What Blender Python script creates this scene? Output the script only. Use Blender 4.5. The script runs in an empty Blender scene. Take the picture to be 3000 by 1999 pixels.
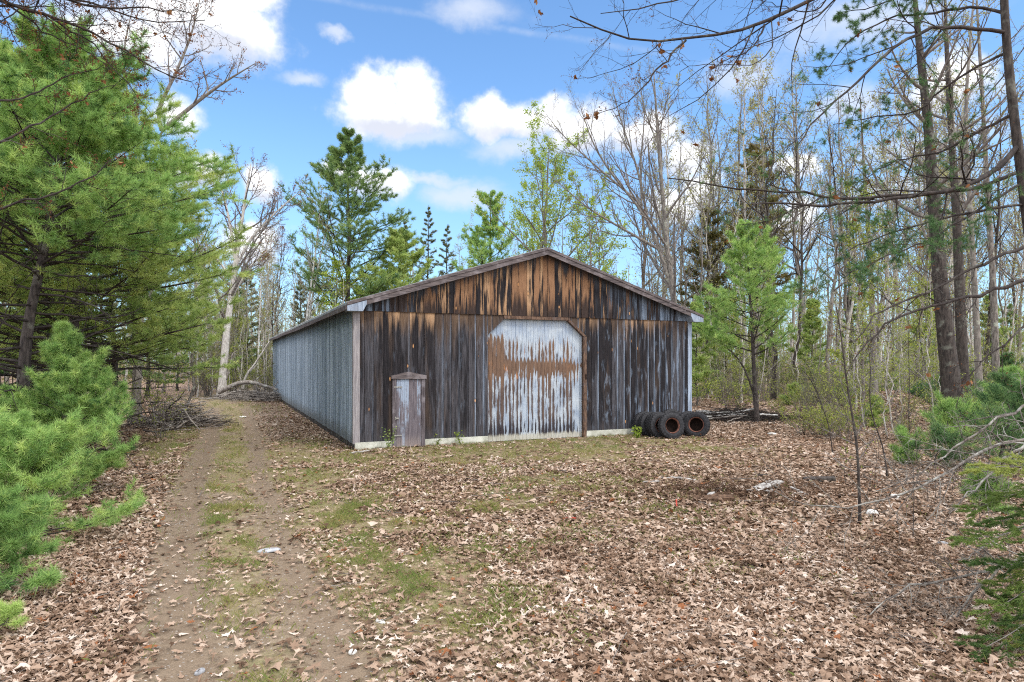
import bpy, math, random
import numpy as np
from mathutils import Vector

# ------------------------------------------------------------------ camera, sky, sun
SC = bpy.context.scene
COL = SC.collection
F, CAMH, HOR = 1889.0, 2.9, 1060.0          # focal length in photo pixels, eye height, horizon row
rad = math.radians

cam_d = bpy.data.cameras.new("camera")
cam_d.sensor_width = 36.0
cam_d.lens = 36.0 * F / 3000.0
cam_d.shift_y = (HOR - 999.5) / 3000.0
cam_d.clip_start, cam_d.clip_end = 0.1, 3000.0
cam = bpy.data.objects.new("camera", cam_d)
cam.location = (0, 0, CAMH)
cam.rotation_euler = (rad(90), 0, 0)
COL.objects.link(cam)
SC.camera = cam

SUN_DIR = Vector((0.62, -0.42, 0.95)).normalized()
SUN_EL = math.asin(SUN_DIR.z)
SUN_AZ = math.atan2(SUN_DIR.x, SUN_DIR.y)
SUN_STRENGTH, SUN_ANGLE, SKY_STRENGTH, EXPOSURE = 1.45, rad(10.0), 0.15, 0.52
FILL_CLOUD = 13.0                               # brightness of the unseen cloud added as fill light

sun_d = bpy.data.lights.new("sun", "SUN")
sun_d.energy, sun_d.angle, sun_d.color = SUN_STRENGTH, SUN_ANGLE, (1.0, 0.95, 0.88)
sun = bpy.data.objects.new("sun", sun_d)
sun.rotation_euler = (-SUN_DIR).to_track_quat('-Z', 'Y').to_euler()
sun.location = SUN_DIR * 60
COL.objects.link(sun)

vs = SC.view_settings
vs.view_transform, vs.look, vs.exposure, vs.gamma = 'Standard', 'None', EXPOSURE, 1.0
vs.use_curve_mapping = False
SC.render.engine = 'CYCLES'
try:
    SC.cycles.max_bounces = 5
    SC.cycles.diffuse_bounces = 3
    SC.cycles.transparent_max_bounces = 4
    SC.cycles.use_denoising = False
    SC.cycles.filter_width = 1.1
    SC.cycles.sample_clamp_indirect = 4.0
except Exception:
    pass


def C(r, g, b):
    f = lambda v: (v / 255 / 12.92) if v <= 10 else ((v / 255 + 0.055) / 1.055) ** 2.4
    return (f(r), f(g), f(b))


class N:
    """small helper to write node trees as expressions"""
    def __init__(s, tree):
        s.t = tree
    def new(s, typ, **kw):
        n = s.t.nodes.new(typ)
        for k, v in kw.items():
            setattr(n, k, v)
        return n
    def put(s, sock, v):
        if isinstance(v, bpy.types.NodeSocket):
            s.t.links.new(v, sock)
        elif isinstance(v, (tuple, list)):
            if len(v) == 3 and sock.type == 'RGBA':
                v = (*v, 1.0)
            sock.default_value = v
        else:
            sock.default_value = v
    def m(s, op, a, b=0.0, c=0.0, clamp=False):
        n = s.new('ShaderNodeMath', operation=op, use_clamp=clamp)
        s.put(n.inputs[0], a); s.put(n.inputs[1], b); s.put(n.inputs[2], c)
        return n.outputs[0]
    def add(s, *a):
        r = a[0]
        for x in a[1:]:
            r = s.m('ADD', r, x)
        return r
    def mul(s, *a):
        r = a[0]
        for x in a[1:]:
            r = s.m('MULTIPLY', r, x)
        return r
    def ss(s, v, a, b, lo=0.0, hi=1.0, mode='SMOOTHSTEP'):
        n = s.new('ShaderNodeMapRange', interpolation_type=mode)
        s.put(n.inputs[0], v)
        for i, x in ((1, a), (2, b), (3, lo), (4, hi)):
            s.put(n.inputs[i], x)
        return n.outputs[0]
    def noise(s, vec, scale=1.0, detail=3.0, rough=0.55, color=False):
        n = s.new('ShaderNodeTexNoise')
        s.put(n.inputs['Vector'], vec)
        s.put(n.inputs['Scale'], scale); s.put(n.inputs['Detail'], detail); s.put(n.inputs['Roughness'], rough)
        return n.outputs['Color' if color else 'Fac']
    def mix(s, f, a, b):
        n = s.new('ShaderNodeMix', data_type='RGBA')
        s.put(n.inputs[0], f); s.put(n.inputs[6], a); s.put(n.inputs[7], b)
        return n.outputs[2]
    def ramp(s, f, stops, interp='LINEAR'):
        n = s.new('ShaderNodeValToRGB')
        n.color_ramp.interpolation = interp
        e = n.color_ramp.elements
        while len(e) < len(stops):
            e.new(0.5)
        for el, (p, c) in zip(e, stops):
            el.position = p
            el.color = (c, c, c, 1) if not isinstance(c, tuple) else (*c, 1)
        s.put(n.inputs[0], f)
        return n.outputs[0]
    def vmul(s, v, k):
        n = s.new('ShaderNodeVectorMath', operation='MULTIPLY')
        s.put(n.inputs[0], v); s.put(n.inputs[1], k)
        return n.outputs[0]
    def vadd(s, v, k):
        n = s.new('ShaderNodeVectorMath', operation='ADD')
        s.put(n.inputs[0], v); s.put(n.inputs[1], k)
        return n.outputs[0]
    def dot(s, v, k):
        n = s.new('ShaderNodeVectorMath', operation='DOT_PRODUCT')
        s.put(n.inputs[0], v); s.put(n.inputs[1], k)
        return n.outputs['Value']
    def sep(s, v):
        n = s.new('ShaderNodeSeparateXYZ'); s.put(n.inputs[0], v)
        return n.outputs
    def comb(s, x, y, z):
        n = s.new('ShaderNodeCombineXYZ')
        s.put(n.inputs[0], x); s.put(n.inputs[1], y); s.put(n.inputs[2], z)
        return n.outputs[0]
    def coord(s, kind='Object'):
        return s.new('ShaderNodeTexCoord').outputs[kind]
    def attr(s, name, out='Fac'):
        return s.new('ShaderNodeAttribute', attribute_name=name).outputs[out]


def make_world():
    w = bpy.data.worlds.new("World")
    SC.world = w
    w.use_nodes = True
    t = w.node_tree
    t.nodes.clear()
    n = N(t)
    sky = n.new('ShaderNodeTexSky', sky_type='NISHITA')
    sky.sun_disc = False
    sky.sun_elevation, sky.sun_rotation = SUN_EL, SUN_AZ
    sky.air_density, sky.dust_density, sky.ozone_density = 1.0, 0.6, 2.0
    d = n.coord('Generated')
    # billowing: push the direction about with noise before measuring it against each cloud
    wv = n.noise(d, 9.0, 6.0, 0.6, color=True)
    dw = n.vadd(d, n.vmul(n.vadd(wv, (-0.5, -0.5, -0.5)), (0.10, 0.10, 0.08)))
    def blob(px, py, hw, hh):
        c = Vector(((px - 1500) / F, 1.0, (HOR - py) / F))
        k = 1.0 / c.length_squared ** 0.5
        c.normalize()
        r = Vector((c.y, -c.x, 0)).normalized()
        u = r.cross(c)
        a = n.dot(dw, tuple(r / (hw / F * k * (c.y ** 1))))
        b = n.dot(dw, tuple(u / (hh / F * k)))
        rr = n.m('SQRT', n.add(n.mul(a, a), n.mul(b, b)))
        return n.m('SUBTRACT', 1.0, rr), b
    firm = [(560, 50, 270, 120), (700, 110, 190, 95), (330, 110, 240, 90), (740, 0, 130, 55), (1090, 285, 130, 85), (1215, 310, 120, 85),
            (1130, 345, 190, 60), (1430, 350, 110, 65), (1570, 345, 150, 70), (1720, 380, 160, 80), (1870, 410, 150, 65),
            (1090, 530, 130, 65), (1000, 510, 80, 50), (500, 330, 110, 65), (560, 505, 110, 60), (780, 545, 75, 55),
            (750, 700, 120, 65), (2780, 250, 180, 85), (2010, 480, 100, 70), (1980, 600, 80, 50), (2320, 500, 80, 45), (2310, 650, 80, 60), (2080, 560, 70, 50)]
    soft = [(1400, 20, 230, 75), (880, 232, 85, 35), (980, 115, 70, 25), (1500, 430, 200, 55), (1200, 385, 230, 45), (2200, 215, 230, 75),
            (2560, 60, 420, 120), (2480, 300, 160, 70), (1350, 560, 160, 60), (300, 40, 400, 150), (2700, 420, 300, 70), (1250, 520, 200, 30), (2600, 560, 300, 60)]
    hard, low = None, None
    for p in firm:
        v, b = blob(p[0], p[1], p[2] * 1.12, p[3] * 1.14)
        hard = v if hard is None else n.m('MAXIMUM', hard, v)
        w_ = n.mul(n.m('MAXIMUM', v, 0.0), b)
        low = w_ if low is None else n.add(low, w_)
    sof = None
    for p in soft:
        v, b = blob(*p)
        sof = v if sof is None else n.m('MAXIMUM', sof, v)
    fine = n.noise(d, 26.0, 7.0, 0.62)
    lump = n.noise(d, 11.0, 5.0, 0.6)
    f1 = n.add(hard, n.mul(n.add(fine, -0.5), 0.75), n.mul(n.add(lump, -0.5), 0.9))
    a1 = n.ss(f1, -0.03, 0.62)
    f2 = n.add(sof, n.mul(n.add(n.noise(n.vmul(d, (1, 1, 2.2)), 8.0, 6.0, 0.62), -0.5), 1.0))
    a2 = n.ss(f2, 0.0, 0.9, 0.0, 0.75)
    # contrail: a great circle between two directions
    c1 = Vector(((960 - 1500) / F, 1, (HOR - 0) / F)).normalized()
    c2 = Vector(((1900 - 1500) / F, 1, (HOR - 152) / F)).normalized()
    nn = c1.cross(c2).normalized()
    mid = (c1 + c2).normalized()
    off = n.m('ABSOLUTE', n.dot(n.vadd(d, n.vmul(n.vadd(wv, (-0.5, -0.5, -0.5)), (0.012, 0.012, 0.012))), tuple(nn)))
    tr = n.mul(n.ss(off, 0.007, 0.0), n.ss(n.dot(d, tuple(mid)), 0.955, 0.985), n.ss(fine, 0.3, 0.65, 0.04, 0.24))
    dz = n.sep(d)[2]
    veil = n.ss(dz, 0.42, 0.0, 0.0, 0.42)
    skyc = n.vmul(sky.outputs[0], (0.86, 1.10, 1.26))
    skyc = n.mix(veil, skyc, (2.2, 3.5, 5.2))
    a = n.m('MAXIMUM', n.m('MAXIMUM', a1, a2), tr)
    white = n.mix(n.ss(n.add(low, n.mul(n.add(lump, -0.5), 0.5)), -0.32, 0.10), (3.7, 3.9, 4.5), (6.6, 6.65, 6.8))
    white = n.mix(n.ss(f1, 0.0, 0.7), (4.0, 4.3, 4.9), white)
    final = n.mix(a, skyc, white)
    # unseen broken cloud added for bright fill light: overhead and behind the camera
    dx, dy, dz_ = n.sep(d)
    away = n.m('MAXIMUM', n.ss(dy, 0.55, 0.25), n.ss(dz_, 0.62, 0.78))
    cov = n.mul(away, n.ss(n.noise(d, 3.2, 6.0, 0.6), 0.36, 0.52), n.ss(dz_, 0.0, 0.12))
    final = n.mix(cov, final, (FILL_CLOUD, FILL_CLOUD, FILL_CLOUD * 1.02))
    bg = n.new('ShaderNodeBackground')
    n.put(bg.inputs[0], final)
    bg.inputs[1].default_value = SKY_STRENGTH
    out = n.new('ShaderNodeOutputWorld')
    t.links.new(bg.outputs[0], out.inputs[0])
    try:
        w.cycles.sampling_method = 'MANUAL'
        w.cycles.sample_map_resolution = 512
    except Exception:
        pass


make_world()

# ------------------------------------------------------------------ helpers
RNG = np.random.default_rng(11)
random.seed(4)


def PX(px, py, Y):
    """world point seen at photo pixel px, py at distance Y"""
    return np.array([(px - 1500) / F * Y, Y, CAMH - (py - HOR) / F * Y])


def GX(px, py):
    Y = F * CAMH / (py - HOR)
    return ((px - 1500) / F * Y, Y)


BARN_A = rad(24.3)
BC, BS = math.cos(BARN_A), math.sin(BARN_A)
BX, BY = -5.17, 21.15
BW, BL = 13.8, 36.0


def barn_uv(x, y):
    dx, dy = np.asarray(x) - BX, np.asarray(y) - BY
    return dx * BC + dy * BS, -dx * BS + dy * BC


# smooth value noise in numpy for the ground's masks
_tab = np.random.default_rng(5).random((256, 256))


def vnoise(x, y, s):
    x = np.asarray(x) * s + 100.3; y = np.asarray(y) * s + 57.7
    xi, yi = np.floor(x).astype(int), np.floor(y).astype(int)
    fx, fy = x - xi, y - yi
    fx, fy = fx * fx * (3 - 2 * fx), fy * fy * (3 - 2 * fy)
    g = lambda a, b: _tab[a % 256, b % 256]
    return (g(xi, yi) * (1 - fx) + g(xi + 1, yi) * fx) * (1 - fy) + (g(xi, yi + 1) * (1 - fx) + g(xi + 1, yi + 1) * fx) * fy


def fbm(x, y, s):
    return (vnoise(x, y, s) + 0.5 * vnoise(x, y, s * 2.1) + 0.25 * vnoise(x, y, s * 4.3)) / 1.75


_L = [GX(x * 1.275, y * 1.275) for x, y in ((425, 1560), (410, 1400), (412, 1300), (430, 1200), (448, 1100), (488, 1000), (492, 960))] + [(-18.5, 40.0), (-25.0, 52.0)]
_R = [GX(x * 1.275, y * 1.275) for x, y in ((795, 1560), (728, 1400), (682, 1300), (636, 1200), (600, 1100), (580, 1000), (574, 960))] + [(-16.9, 41.0), (-23.5, 53.0)]
LRUT = np.array([(-3.0, -8.0)] + _L); RRUT = np.array([(-1.3, -8.0)] + _R)


def rut_x(tab, y):
    return np.interp(y, tab[:, 1], tab[:, 0])


def ruts(x, y):
    wl = np.exp(-((x - rut_x(LRUT, y) + 0.12 * (vnoise(x, y, 0.5) - 0.5)) / 0.40) ** 2)
    wr = np.exp(-((x - rut_x(RRUT, y) + 0.12 * (vnoise(x, y, 0.5) - 0.5)) / 0.36) ** 2)
    fade = np.clip((50 - y) / 14, 0, 1)
    return np.maximum(wl, wr) * fade


def ground_z(x, y):
    x = np.asarray(x, float); y = np.asarray(y, float)
    z = (vnoise(x, y, 0.35) - 0.5) * 0.08 + (vnoise(x, y, 1.6) - 0.5) * 0.03
    z = z - 0.06 * ruts(x, y)
    z = z + 1.5 * np.exp(-(((x - 18.9) / 2.1) ** 2 + ((y - 32) / 1.8) ** 2))
    z = z + 0.5 * np.exp(-(((x - 15.6) / 2.6) ** 2 + ((y - 39) / 2.0) ** 2))
    z = z + 0.25 * np.exp(-(((x + 20.5) / 3.0) ** 2 + ((y - 46) / 2.0) ** 2))
    u, v = barn_uv(x, y)
    d = np.maximum(np.maximum(-u, u - BW), np.maximum(-v, v - BL))
    k = np.clip((d - 0.1) / 1.6, 0, 1)
    return z * k + (-0.0) * (1 - k)


def gz(x, y):
    return float(ground_z(x, y))


def grass_mask(x, y):
    lx, rx = rut_x(LRUT, y), rut_x(RRUT, y)
    r = ruts(x, y)
    mid = np.exp(-((x - (lx + rx) / 2) / 0.62) ** 2) * np.clip((y - 4.0) / 11, 0.42, 1) * 1.05
    right = np.exp(-((x - rx - 1.5) / 1.5) ** 2) * np.clip((y - 4) / 5, 0.5, 1) * np.clip((25.5 - y) / 4, 0.12, 1)
    left = np.exp(-((x - lx + 1.5) / 1.0) ** 2) * np.clip((y - 14) / 7, 0, 1) * 0.9
    u, v = barn_uv(x, y)
    front = np.exp(-((v + 2.4) / 3.6) ** 2) * 1.1 * np.clip((u + 6) / 3, 0, 1) * np.clip((13.5 - u) / 4, 0, 1) * (v < 0.4)
    cor = np.exp(-((u + 3.2) / 1.3) ** 2) * (v > -4) * (v < 3) * 0.4
    far = np.exp(-((y - 44) / 7) ** 2) * np.exp(-((x - lx - 1) / 3.0) ** 2)
    m = np.maximum.reduce([mid, right * 0.9, left, front, cor, far * 0.8])
    m = np.maximum(m, np.exp(-((x - 0.5) / 3.8) ** 2 - ((y - 15.8) / 5.4) ** 2) * 0.85)
    m = np.maximum(m, np.exp(-((x + 0.4) / 1.6) ** 2 - ((y - 7.0) / 2.5) ** 2) * 0.45)
    m = m * np.clip(1 - 0.92 * r, 0, 1)
    nz = fbm(x, y, 0.9)
    return np.clip(m * 1.2 * np.clip((nz - 0.15) / 0.40, 0, 1.15), 0, 1)


def leaf_mask(x, y):
    lx, rx = rut_x(LRUT, y), rut_x(RRUT, y)
    w = 1 - np.clip(ruts(x, y) * 1.15, 0, 1)
    drive = np.clip((x - lx + 0.75) / 0.35, 0, 1) * np.clip((rx + 0.8 + 0.5 * (fbm(x, y, 0.7) - 0.5) - x) / 0.9, 0, 1)
    w = w * (1 - 0.88 * drive)
    g = grass_mask(x, y)
    w = w * np.clip(1 - 0.85 * g, 0.08, 1)
    near = np.exp(-((x - rx - 1.2) / 1.0) ** 2) * 0.5
    w = w * (1 - near)
    patch = np.exp(-(((x - 7.0) / 1.6) ** 2 + ((y - 21.4) / 0.9) ** 2))
    w = w * (1 - 0.75 * patch)
    patch2 = np.exp(-(((x + 0.62) / 0.5) ** 2 + ((y - 9.9) / 0.45) ** 2))
    w = w * (1 - 0.8 * patch2)
    return np.clip(w * (0.55 + 0.75 * fbm(x + 31, y, 0.55)), 0.02, 1)


class M:
    """collects geometry for ONE mesh object; faces are arrays of 3 or 4 columns"""
    def __init__(s):
        s.v, s.f, s.mi, s.a, s.b, s.sm, s.n = [], [], [], [], [], [], 0
    def add(s, V, Fc, mat=0, tint=0.0, bu=0.0, smooth=True):
        V = np.asarray(V, np.float32).reshape(-1, 3)
        if len(V) == 0:
            return
        s.v.append(V)
        s.a.append(np.broadcast_to(np.asarray(tint, np.float32), (len(V),)))
        s.b.append(np.broadcast_to(np.asarray(bu, np.float32), (len(V),)))
        for fc in (Fc if isinstance(Fc, list) else [Fc]):
            fc = np.asarray(fc, np.int64)
            s.f.append(fc + s.n); s.mi.append(np.full(len(fc), mat, np.int32)); s.sm.append(np.full(len(fc), smooth))
        s.n += len(V)
    def build(s, name, mats, parent=None, loc=None):
        me = bpy.data.meshes.new(name)
        if s.n:
            V = np.concatenate(s.v)
            loops = np.concatenate([f.ravel() for f in s.f])
            tot = np.concatenate([np.full(len(f), f.shape[1], np.int64) for f in s.f])
            start = np.concatenate([[0], np.cumsum(tot)[:-1]])
            me.vertices.add(len(V)); me.vertices.foreach_set('co', V.ravel())
            me.loops.add(len(loops)); me.loops.foreach_set('vertex_index', loops.astype(np.int32))
            me.polygons.add(len(tot)); me.polygons.foreach_set('loop_start', start.astype(np.int32))
            me.polygons.foreach_set('material_index', np.concatenate(s.mi))
            me.polygons.foreach_set('use_smooth', np.concatenate(s.sm))
            for nm, arr in (('tint', s.a), ('bu', s.b)):
                arr = np.concatenate(arr)
                if nm == 'tint' or arr.any():
                    at = me.attributes.new(nm, 'FLOAT', 'POINT')
                    at.data.foreach_set('value', arr.astype(np.float32))
            me.update(calc_edges=True)
        for m_ in (mats if isinstance(mats, (list, tuple)) else [mats]):
            me.materials.append(m_)
        o = bpy.data.objects.new(name, me)
        COL.objects.link(o)
        if parent is not None:
            o.parent = parent
        if loc is not None:
            o.location = loc
        return o
    # --- simple solids
    def hexa(s, p, mat=0, tint=0.0, bu=None):
        """8 points: 0-3 front (anticlockwise from outside), 4-7 the same behind"""
        fc = np.array([(0, 1, 2, 3), (7, 6, 5, 4), (0, 4, 5, 1), (1, 5, 6, 2), (2, 6, 7, 3), (3, 7, 4, 0)])
        V = np.asarray(p, float)
        V = V[fc.ravel()]
        b = np.zeros(24) if bu is None else np.asarray(bu, float)[fc.ravel()]
        s.add(V, np.arange(24).reshape(6, 4), mat, tint, b, smooth=False)
    def box(s, a, b, mat=0, tint=0.0):
        x0, y0, z0 = a; x1, y1, z1 = b
        s.hexa([(x0, y0, z0), (x1, y0, z0), (x1, y0, z1), (x0, y0, z1), (x0, y1, z0), (x1, y1, z0), (x1, y1, z1), (x0, y1, z1)], mat, tint, [0, 1, 1, 0, 0, 1, 1, 0])
    def tubes(s, P, R, sides=5, mat=0, tint=0.0, rough=0.0, rng=None):
        """P (B,n,3), R (B,n): B tubes at once"""
        P = np.asarray(P, float); R = np.asarray(R, float)
        if P.ndim == 2:
            P, R = P[None], R[None]
        B, n, _ = P.shape
        if B == 0:
            return
        T = np.gradient(P, axis=1)
        T /= np.linalg.norm(T, axis=2, keepdims=True) + 1e-9
        mean = np.abs(T.mean(1))
        ref = np.zeros((B, 3)); ref[np.arange(B), np.argmin(mean, 1)] = 1
        U = np.cross(T, ref[:, None, :]); U /= np.linalg.norm(U, axis=2, keepdims=True) + 1e-9
        W = np.cross(T, U)
        th = np.arange(sides) / sides * 2 * np.pi
        rr = R[:, :, None] * np.ones(sides)
        if rough and rng is not None:
            rr = rr * (1 + rough * rng.standard_normal(rr.shape))
        V = P[:, :, None, :] + rr[..., None] * (np.cos(th)[None, None, :, None] * U[:, :, None, :] + np.sin(th)[None, None, :, None] * W[:, :, None, :])
        idx = np.arange(B * n * sides).reshape(B, n, sides)
        a, b = idx[:, :-1, :], idx[:, 1:, :]
        q = np.stack([a, np.roll(a, -1, 2), np.roll(b, -1, 2), b], -1).reshape(-1, 4)
        tt = np.broadcast_to(np.asarray(tint, float).reshape(-1, 1) if np.ndim(tint) else np.full((1, 1), tint), (B, n * sides)).ravel()
        s.add(V.reshape(-1, 3), q, mat, tt, smooth=True)
        if n * sides and R[:, 0].max() > 0.02:           # close the ends of thick ones
            for k in (0, -1):
                ring = V[:, k]
                cen = ring.mean(1, keepdims=True)
                VV = np.concatenate([cen, ring], 1)
                base = np.arange(B)[:, None, None] * (sides + 1)
                i = np.arange(sides)
                tri = np.stack([np.zeros(sides, int), 1 + i, 1 + (i + 1) % sides], -1)[None] + base
                s.add(VV.reshape(-1, 3), tri.reshape(-1, 3), mat, np.repeat(tt.reshape(B, -1)[:, 0], sides + 1), smooth=False)


def tagthing(o, label, cat, group=None, kind='thing'):
    o['label'] = label
    o['category'] = cat
    if group: o['group'] = group
    if kind: o['kind'] = kind
    return o


def thing(name, label, cat, loc=(0, 0, 0), rz=0.0, group=None):
    o = bpy.data.objects.new(name, None)
    o.empty_display_size = 0.3
    COL.objects.link(o)
    o.location = loc; o.rotation_euler = (0, 0, rz)
    return tagthing(o, label, cat, group)


def copy_thing(root, loc, rz, scale=1.0, label=None, group=None):
    r = root.copy(); COL.objects.link(r)
    r.location = loc; r.rotation_euler = (r.rotation_euler[0], r.rotation_euler[1], rz)
    r.scale = scale if isinstance(scale, tuple) else (scale,) * 3
    if label: r['label'] = label
    if group: r['group'] = group
    for ch in list(root.children):
        c = ch.copy(); COL.objects.link(c); c.parent = r
        for g in ch.children:
            d = g.copy(); COL.objects.link(d); d.parent = c
    return r


# ------------------------------------------------------------------ materials
def mat(name, rough=0.85, spec=0.25):
    m = bpy.data.materials.new(name)
    m.use_nodes = True
    b = m.node_tree.nodes['Principled BSDF']
    b.inputs['Roughness'].default_value = rough
    b.inputs['Specular IOR Level'].default_value = spec
    return m, N(m.node_tree), b


def bump(n, b, h, dist=0.01, strength=0.6):
    k = n.new('ShaderNodeBump')
    k.inputs['Strength'].default_value = strength
    k.inputs['Distance'].default_value = dist
    n.put(k.inputs['Height'], h)
    n.t.links.new(k.outputs[0], b.inputs['Normal'])


def bark_mat(name, dark, light, lichen, sc=6.0, amt=0.35):
    m, n, b = mat(name)
    p = n.coord('Object')
    a = n.noise(n.vmul(p, (1, 1, 0.25)), sc * 2.2, 4.0, 0.65)
    c = n.mix(n.ss(a, 0.32, 0.68), dark, light)
    li = n.noise(p, sc * 0.55, 4.0, 0.6)
    c = n.mix(n.ss(li, 0.62 - amt * 0.25, 0.72, 0, 0.85), c, lichen)
    c = n.mix(n.mul(n.attr('tint'), 0.35), c, light)
    n.put(b.inputs['Base Color'], c)
    bump(n, b, a, 0.03, 0.7)
    return m


def foliage_mat(name, stops, trans=0.35, rough=0.6):
    """colour by the 'tint' each leaf carries"""
    m = bpy.data.materials.new(name)
    m.use_nodes = True
    t = m.node_tree; t.nodes.clear(); n = N(t)
    c = n.ramp(n.attr('tint'), stops)
    d = n.new('ShaderNodeBsdfDiffuse'); n.put(d.inputs[0], c)
    tr = n.new('ShaderNodeBsdfTranslucent'); n.put(tr.inputs[0], n.vmul(c, (1.02, 1.02, 0.82)))
    mx = n.new('ShaderNodeMixShader'); mx.inputs[0].default_value = trans
    t.links.new(d.outputs[0], mx.inputs[1]); t.links.new(tr.outputs[0], mx.inputs[2])
    o = n.new('ShaderNodeOutputMaterial'); t.links.new(mx.outputs[0], o.inputs[0])
    return m


MAT = {}
MAT['bark_grey'] = bark_mat('bark_grey', C(70, 64, 60), C(138, 130, 122), C(165, 168, 152))
MAT['bark_pale'] = bark_mat('bark_pale', C(128, 121, 114), C(200, 194, 186), C(214, 214, 206))
MAT['bark_dark'] = bark_mat('bark_dark', C(36, 31, 29), C(78, 70, 65), C(116, 116, 106))
MAT['bark_pine'] = bark_mat('bark_pine', C(40, 35, 34), C(80, 72, 68), C(104, 102, 94))
MAT['bark_birch'] = bark_mat('bark_birch', C(120, 115, 110), C(214, 210, 204), C(232, 230, 226), 4.0, 0.8)
MAT['dead_wood'] = bark_mat('dead_wood', C(84, 74, 68), C(158, 150, 142), C(184, 184, 176))
MAT['twig_lichen'] = bark_mat('twig_lichen', C(66, 58, 54), C(128, 120, 112), C(176, 176, 168), 9.0, 0.7)
MAT['twig'] = bark_mat('twig', C(72, 65, 61), C(128, 120, 114), C(152, 150, 142))
MAT['twig_dark'] = bark_mat('twig_dark', C(30, 25, 24), C(64, 56, 52), C(100, 98, 90))
MAT['twig_pale'] = bark_mat('twig_pale', C(112, 105, 100), C(172, 165, 157), C(188, 184, 175))
MAT['pine_needles'] = foliage_mat('pine_needles', [(0, C(88, 122, 78)), (0.5, C(144, 178, 104)), (1, C(192, 212, 130))], 0.42)
MAT['pine_olive'] = foliage_mat('pine_olive', [(0, C(106, 132, 78)), (0.5, C(158, 180, 106)), (1, C(200, 210, 132))], 0.45)
MAT['pine_blue'] = foliage_mat('pine_blue', [(0, C(62, 92, 64)), (0.5, C(98, 130, 86)), (1, C(142, 164, 108))])
MAT['pine_far'] = foliage_mat('pine_far', [(0, C(82, 108, 72)), (0.5, C(126, 152, 94)), (1, C(168, 182, 114))])
MAT['pine_brown'] = foliage_mat('pine_brown', [(0, C(84, 88, 58)), (0.5, C(128, 120, 76)), (1, C(160, 142, 92))])
MAT['spruce'] = foliage_mat('spruce', [(0, C(88, 96, 78)), (0.5, C(124, 130, 100)), (1, C(160, 160, 124))])
MAT['cedar'] = foliage_mat('cedar', [(0, C(68, 92, 56)), (0.5, C(112, 132, 72)), (1, C(160, 166, 92))])
MAT['leaf_spring'] = foliage_mat('leaf_spring', [(0, C(120, 146, 62)), (0.5, C(152, 172, 72)), (1, C(192, 200, 100))], 0.45)
MAT['leaf_bud'] = foliage_mat('leaf_bud', [(0, C(122, 112, 84)), (0.5, C(158, 154, 106)), (1, C(182, 182, 120))], 0.45)
MAT['leaf_dry'] = foliage_mat('leaf_dry', [(0, C(92, 60, 42)), (0.5, C(134, 92, 64)), (1, C(160, 118, 84))], 0.3)
MAT['leaf_shrub'] = foliage_mat('leaf_shrub', [(0, C(112, 124, 66)), (0.5, C(148, 158, 80)), (1, C(186, 192, 98))], 0.45)
MAT['grass'] = foliage_mat('grass', [(0, C(160, 146, 104)), (0.35, C(150, 146, 90)), (0.6, C(132, 136, 82)), (1, C(116, 136, 76))], 0.35)
MAT['litter'] = foliage_mat('litter', [(0, C(78, 61, 49)), (0.25, C(124, 101, 84)), (0.5, C(160, 136, 117)), (0.75, C(190, 170, 153)), (0.92, C(216, 202, 190)), (1, C(140, 94, 66))], 0.15)


def wood_base(n, p, along):
    """returns z, board random, position across the board, coarse streaks, fine grain"""
    xyz = n.sep(p)
    z = xyz[2]
    u = xyz[0] if along == 'x' else xyz[1]
    rnd, bu = n.attr('tint'), n.attr('bu')
    q = n.comb(n.add(u, n.mul(rnd, 91.0)), n.mul(rnd, 17.0), z)
    streak = n.noise(n.vmul(q, (6.5, 1, 0.50)), 1.0, 5.0, 0.60)
    grain = n.noise(n.vmul(q, (70.0, 1, 2.2)), 1.0, 4.0, 0.7)
    return u, z, rnd, bu, q, streak, grain


def knots(n, q, rnd, thr=0.55, size=0.10):
    v = n.new('ShaderNodeTexVoronoi')
    n.put(v.inputs['Vector'], n.vmul(q, (3.4, 1.0, 1.35)))
    v.inputs['Scale'].default_value = 1.0
    keep = n.m('GREATER_THAN', n.sep(v.outputs['Color'])[0], thr)
    dist = n.add(v.outputs['Distance'], n.mul(n.add(n.noise(q, 11.0, 2.0), -0.5), 0.07))
    return n.mul(n.ss(dist, size, size * 0.35), keep), n.mul(n.ss(n.m('ABSOLUTE', n.add(dist, -size)), 0.05, 0.0), keep)


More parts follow.
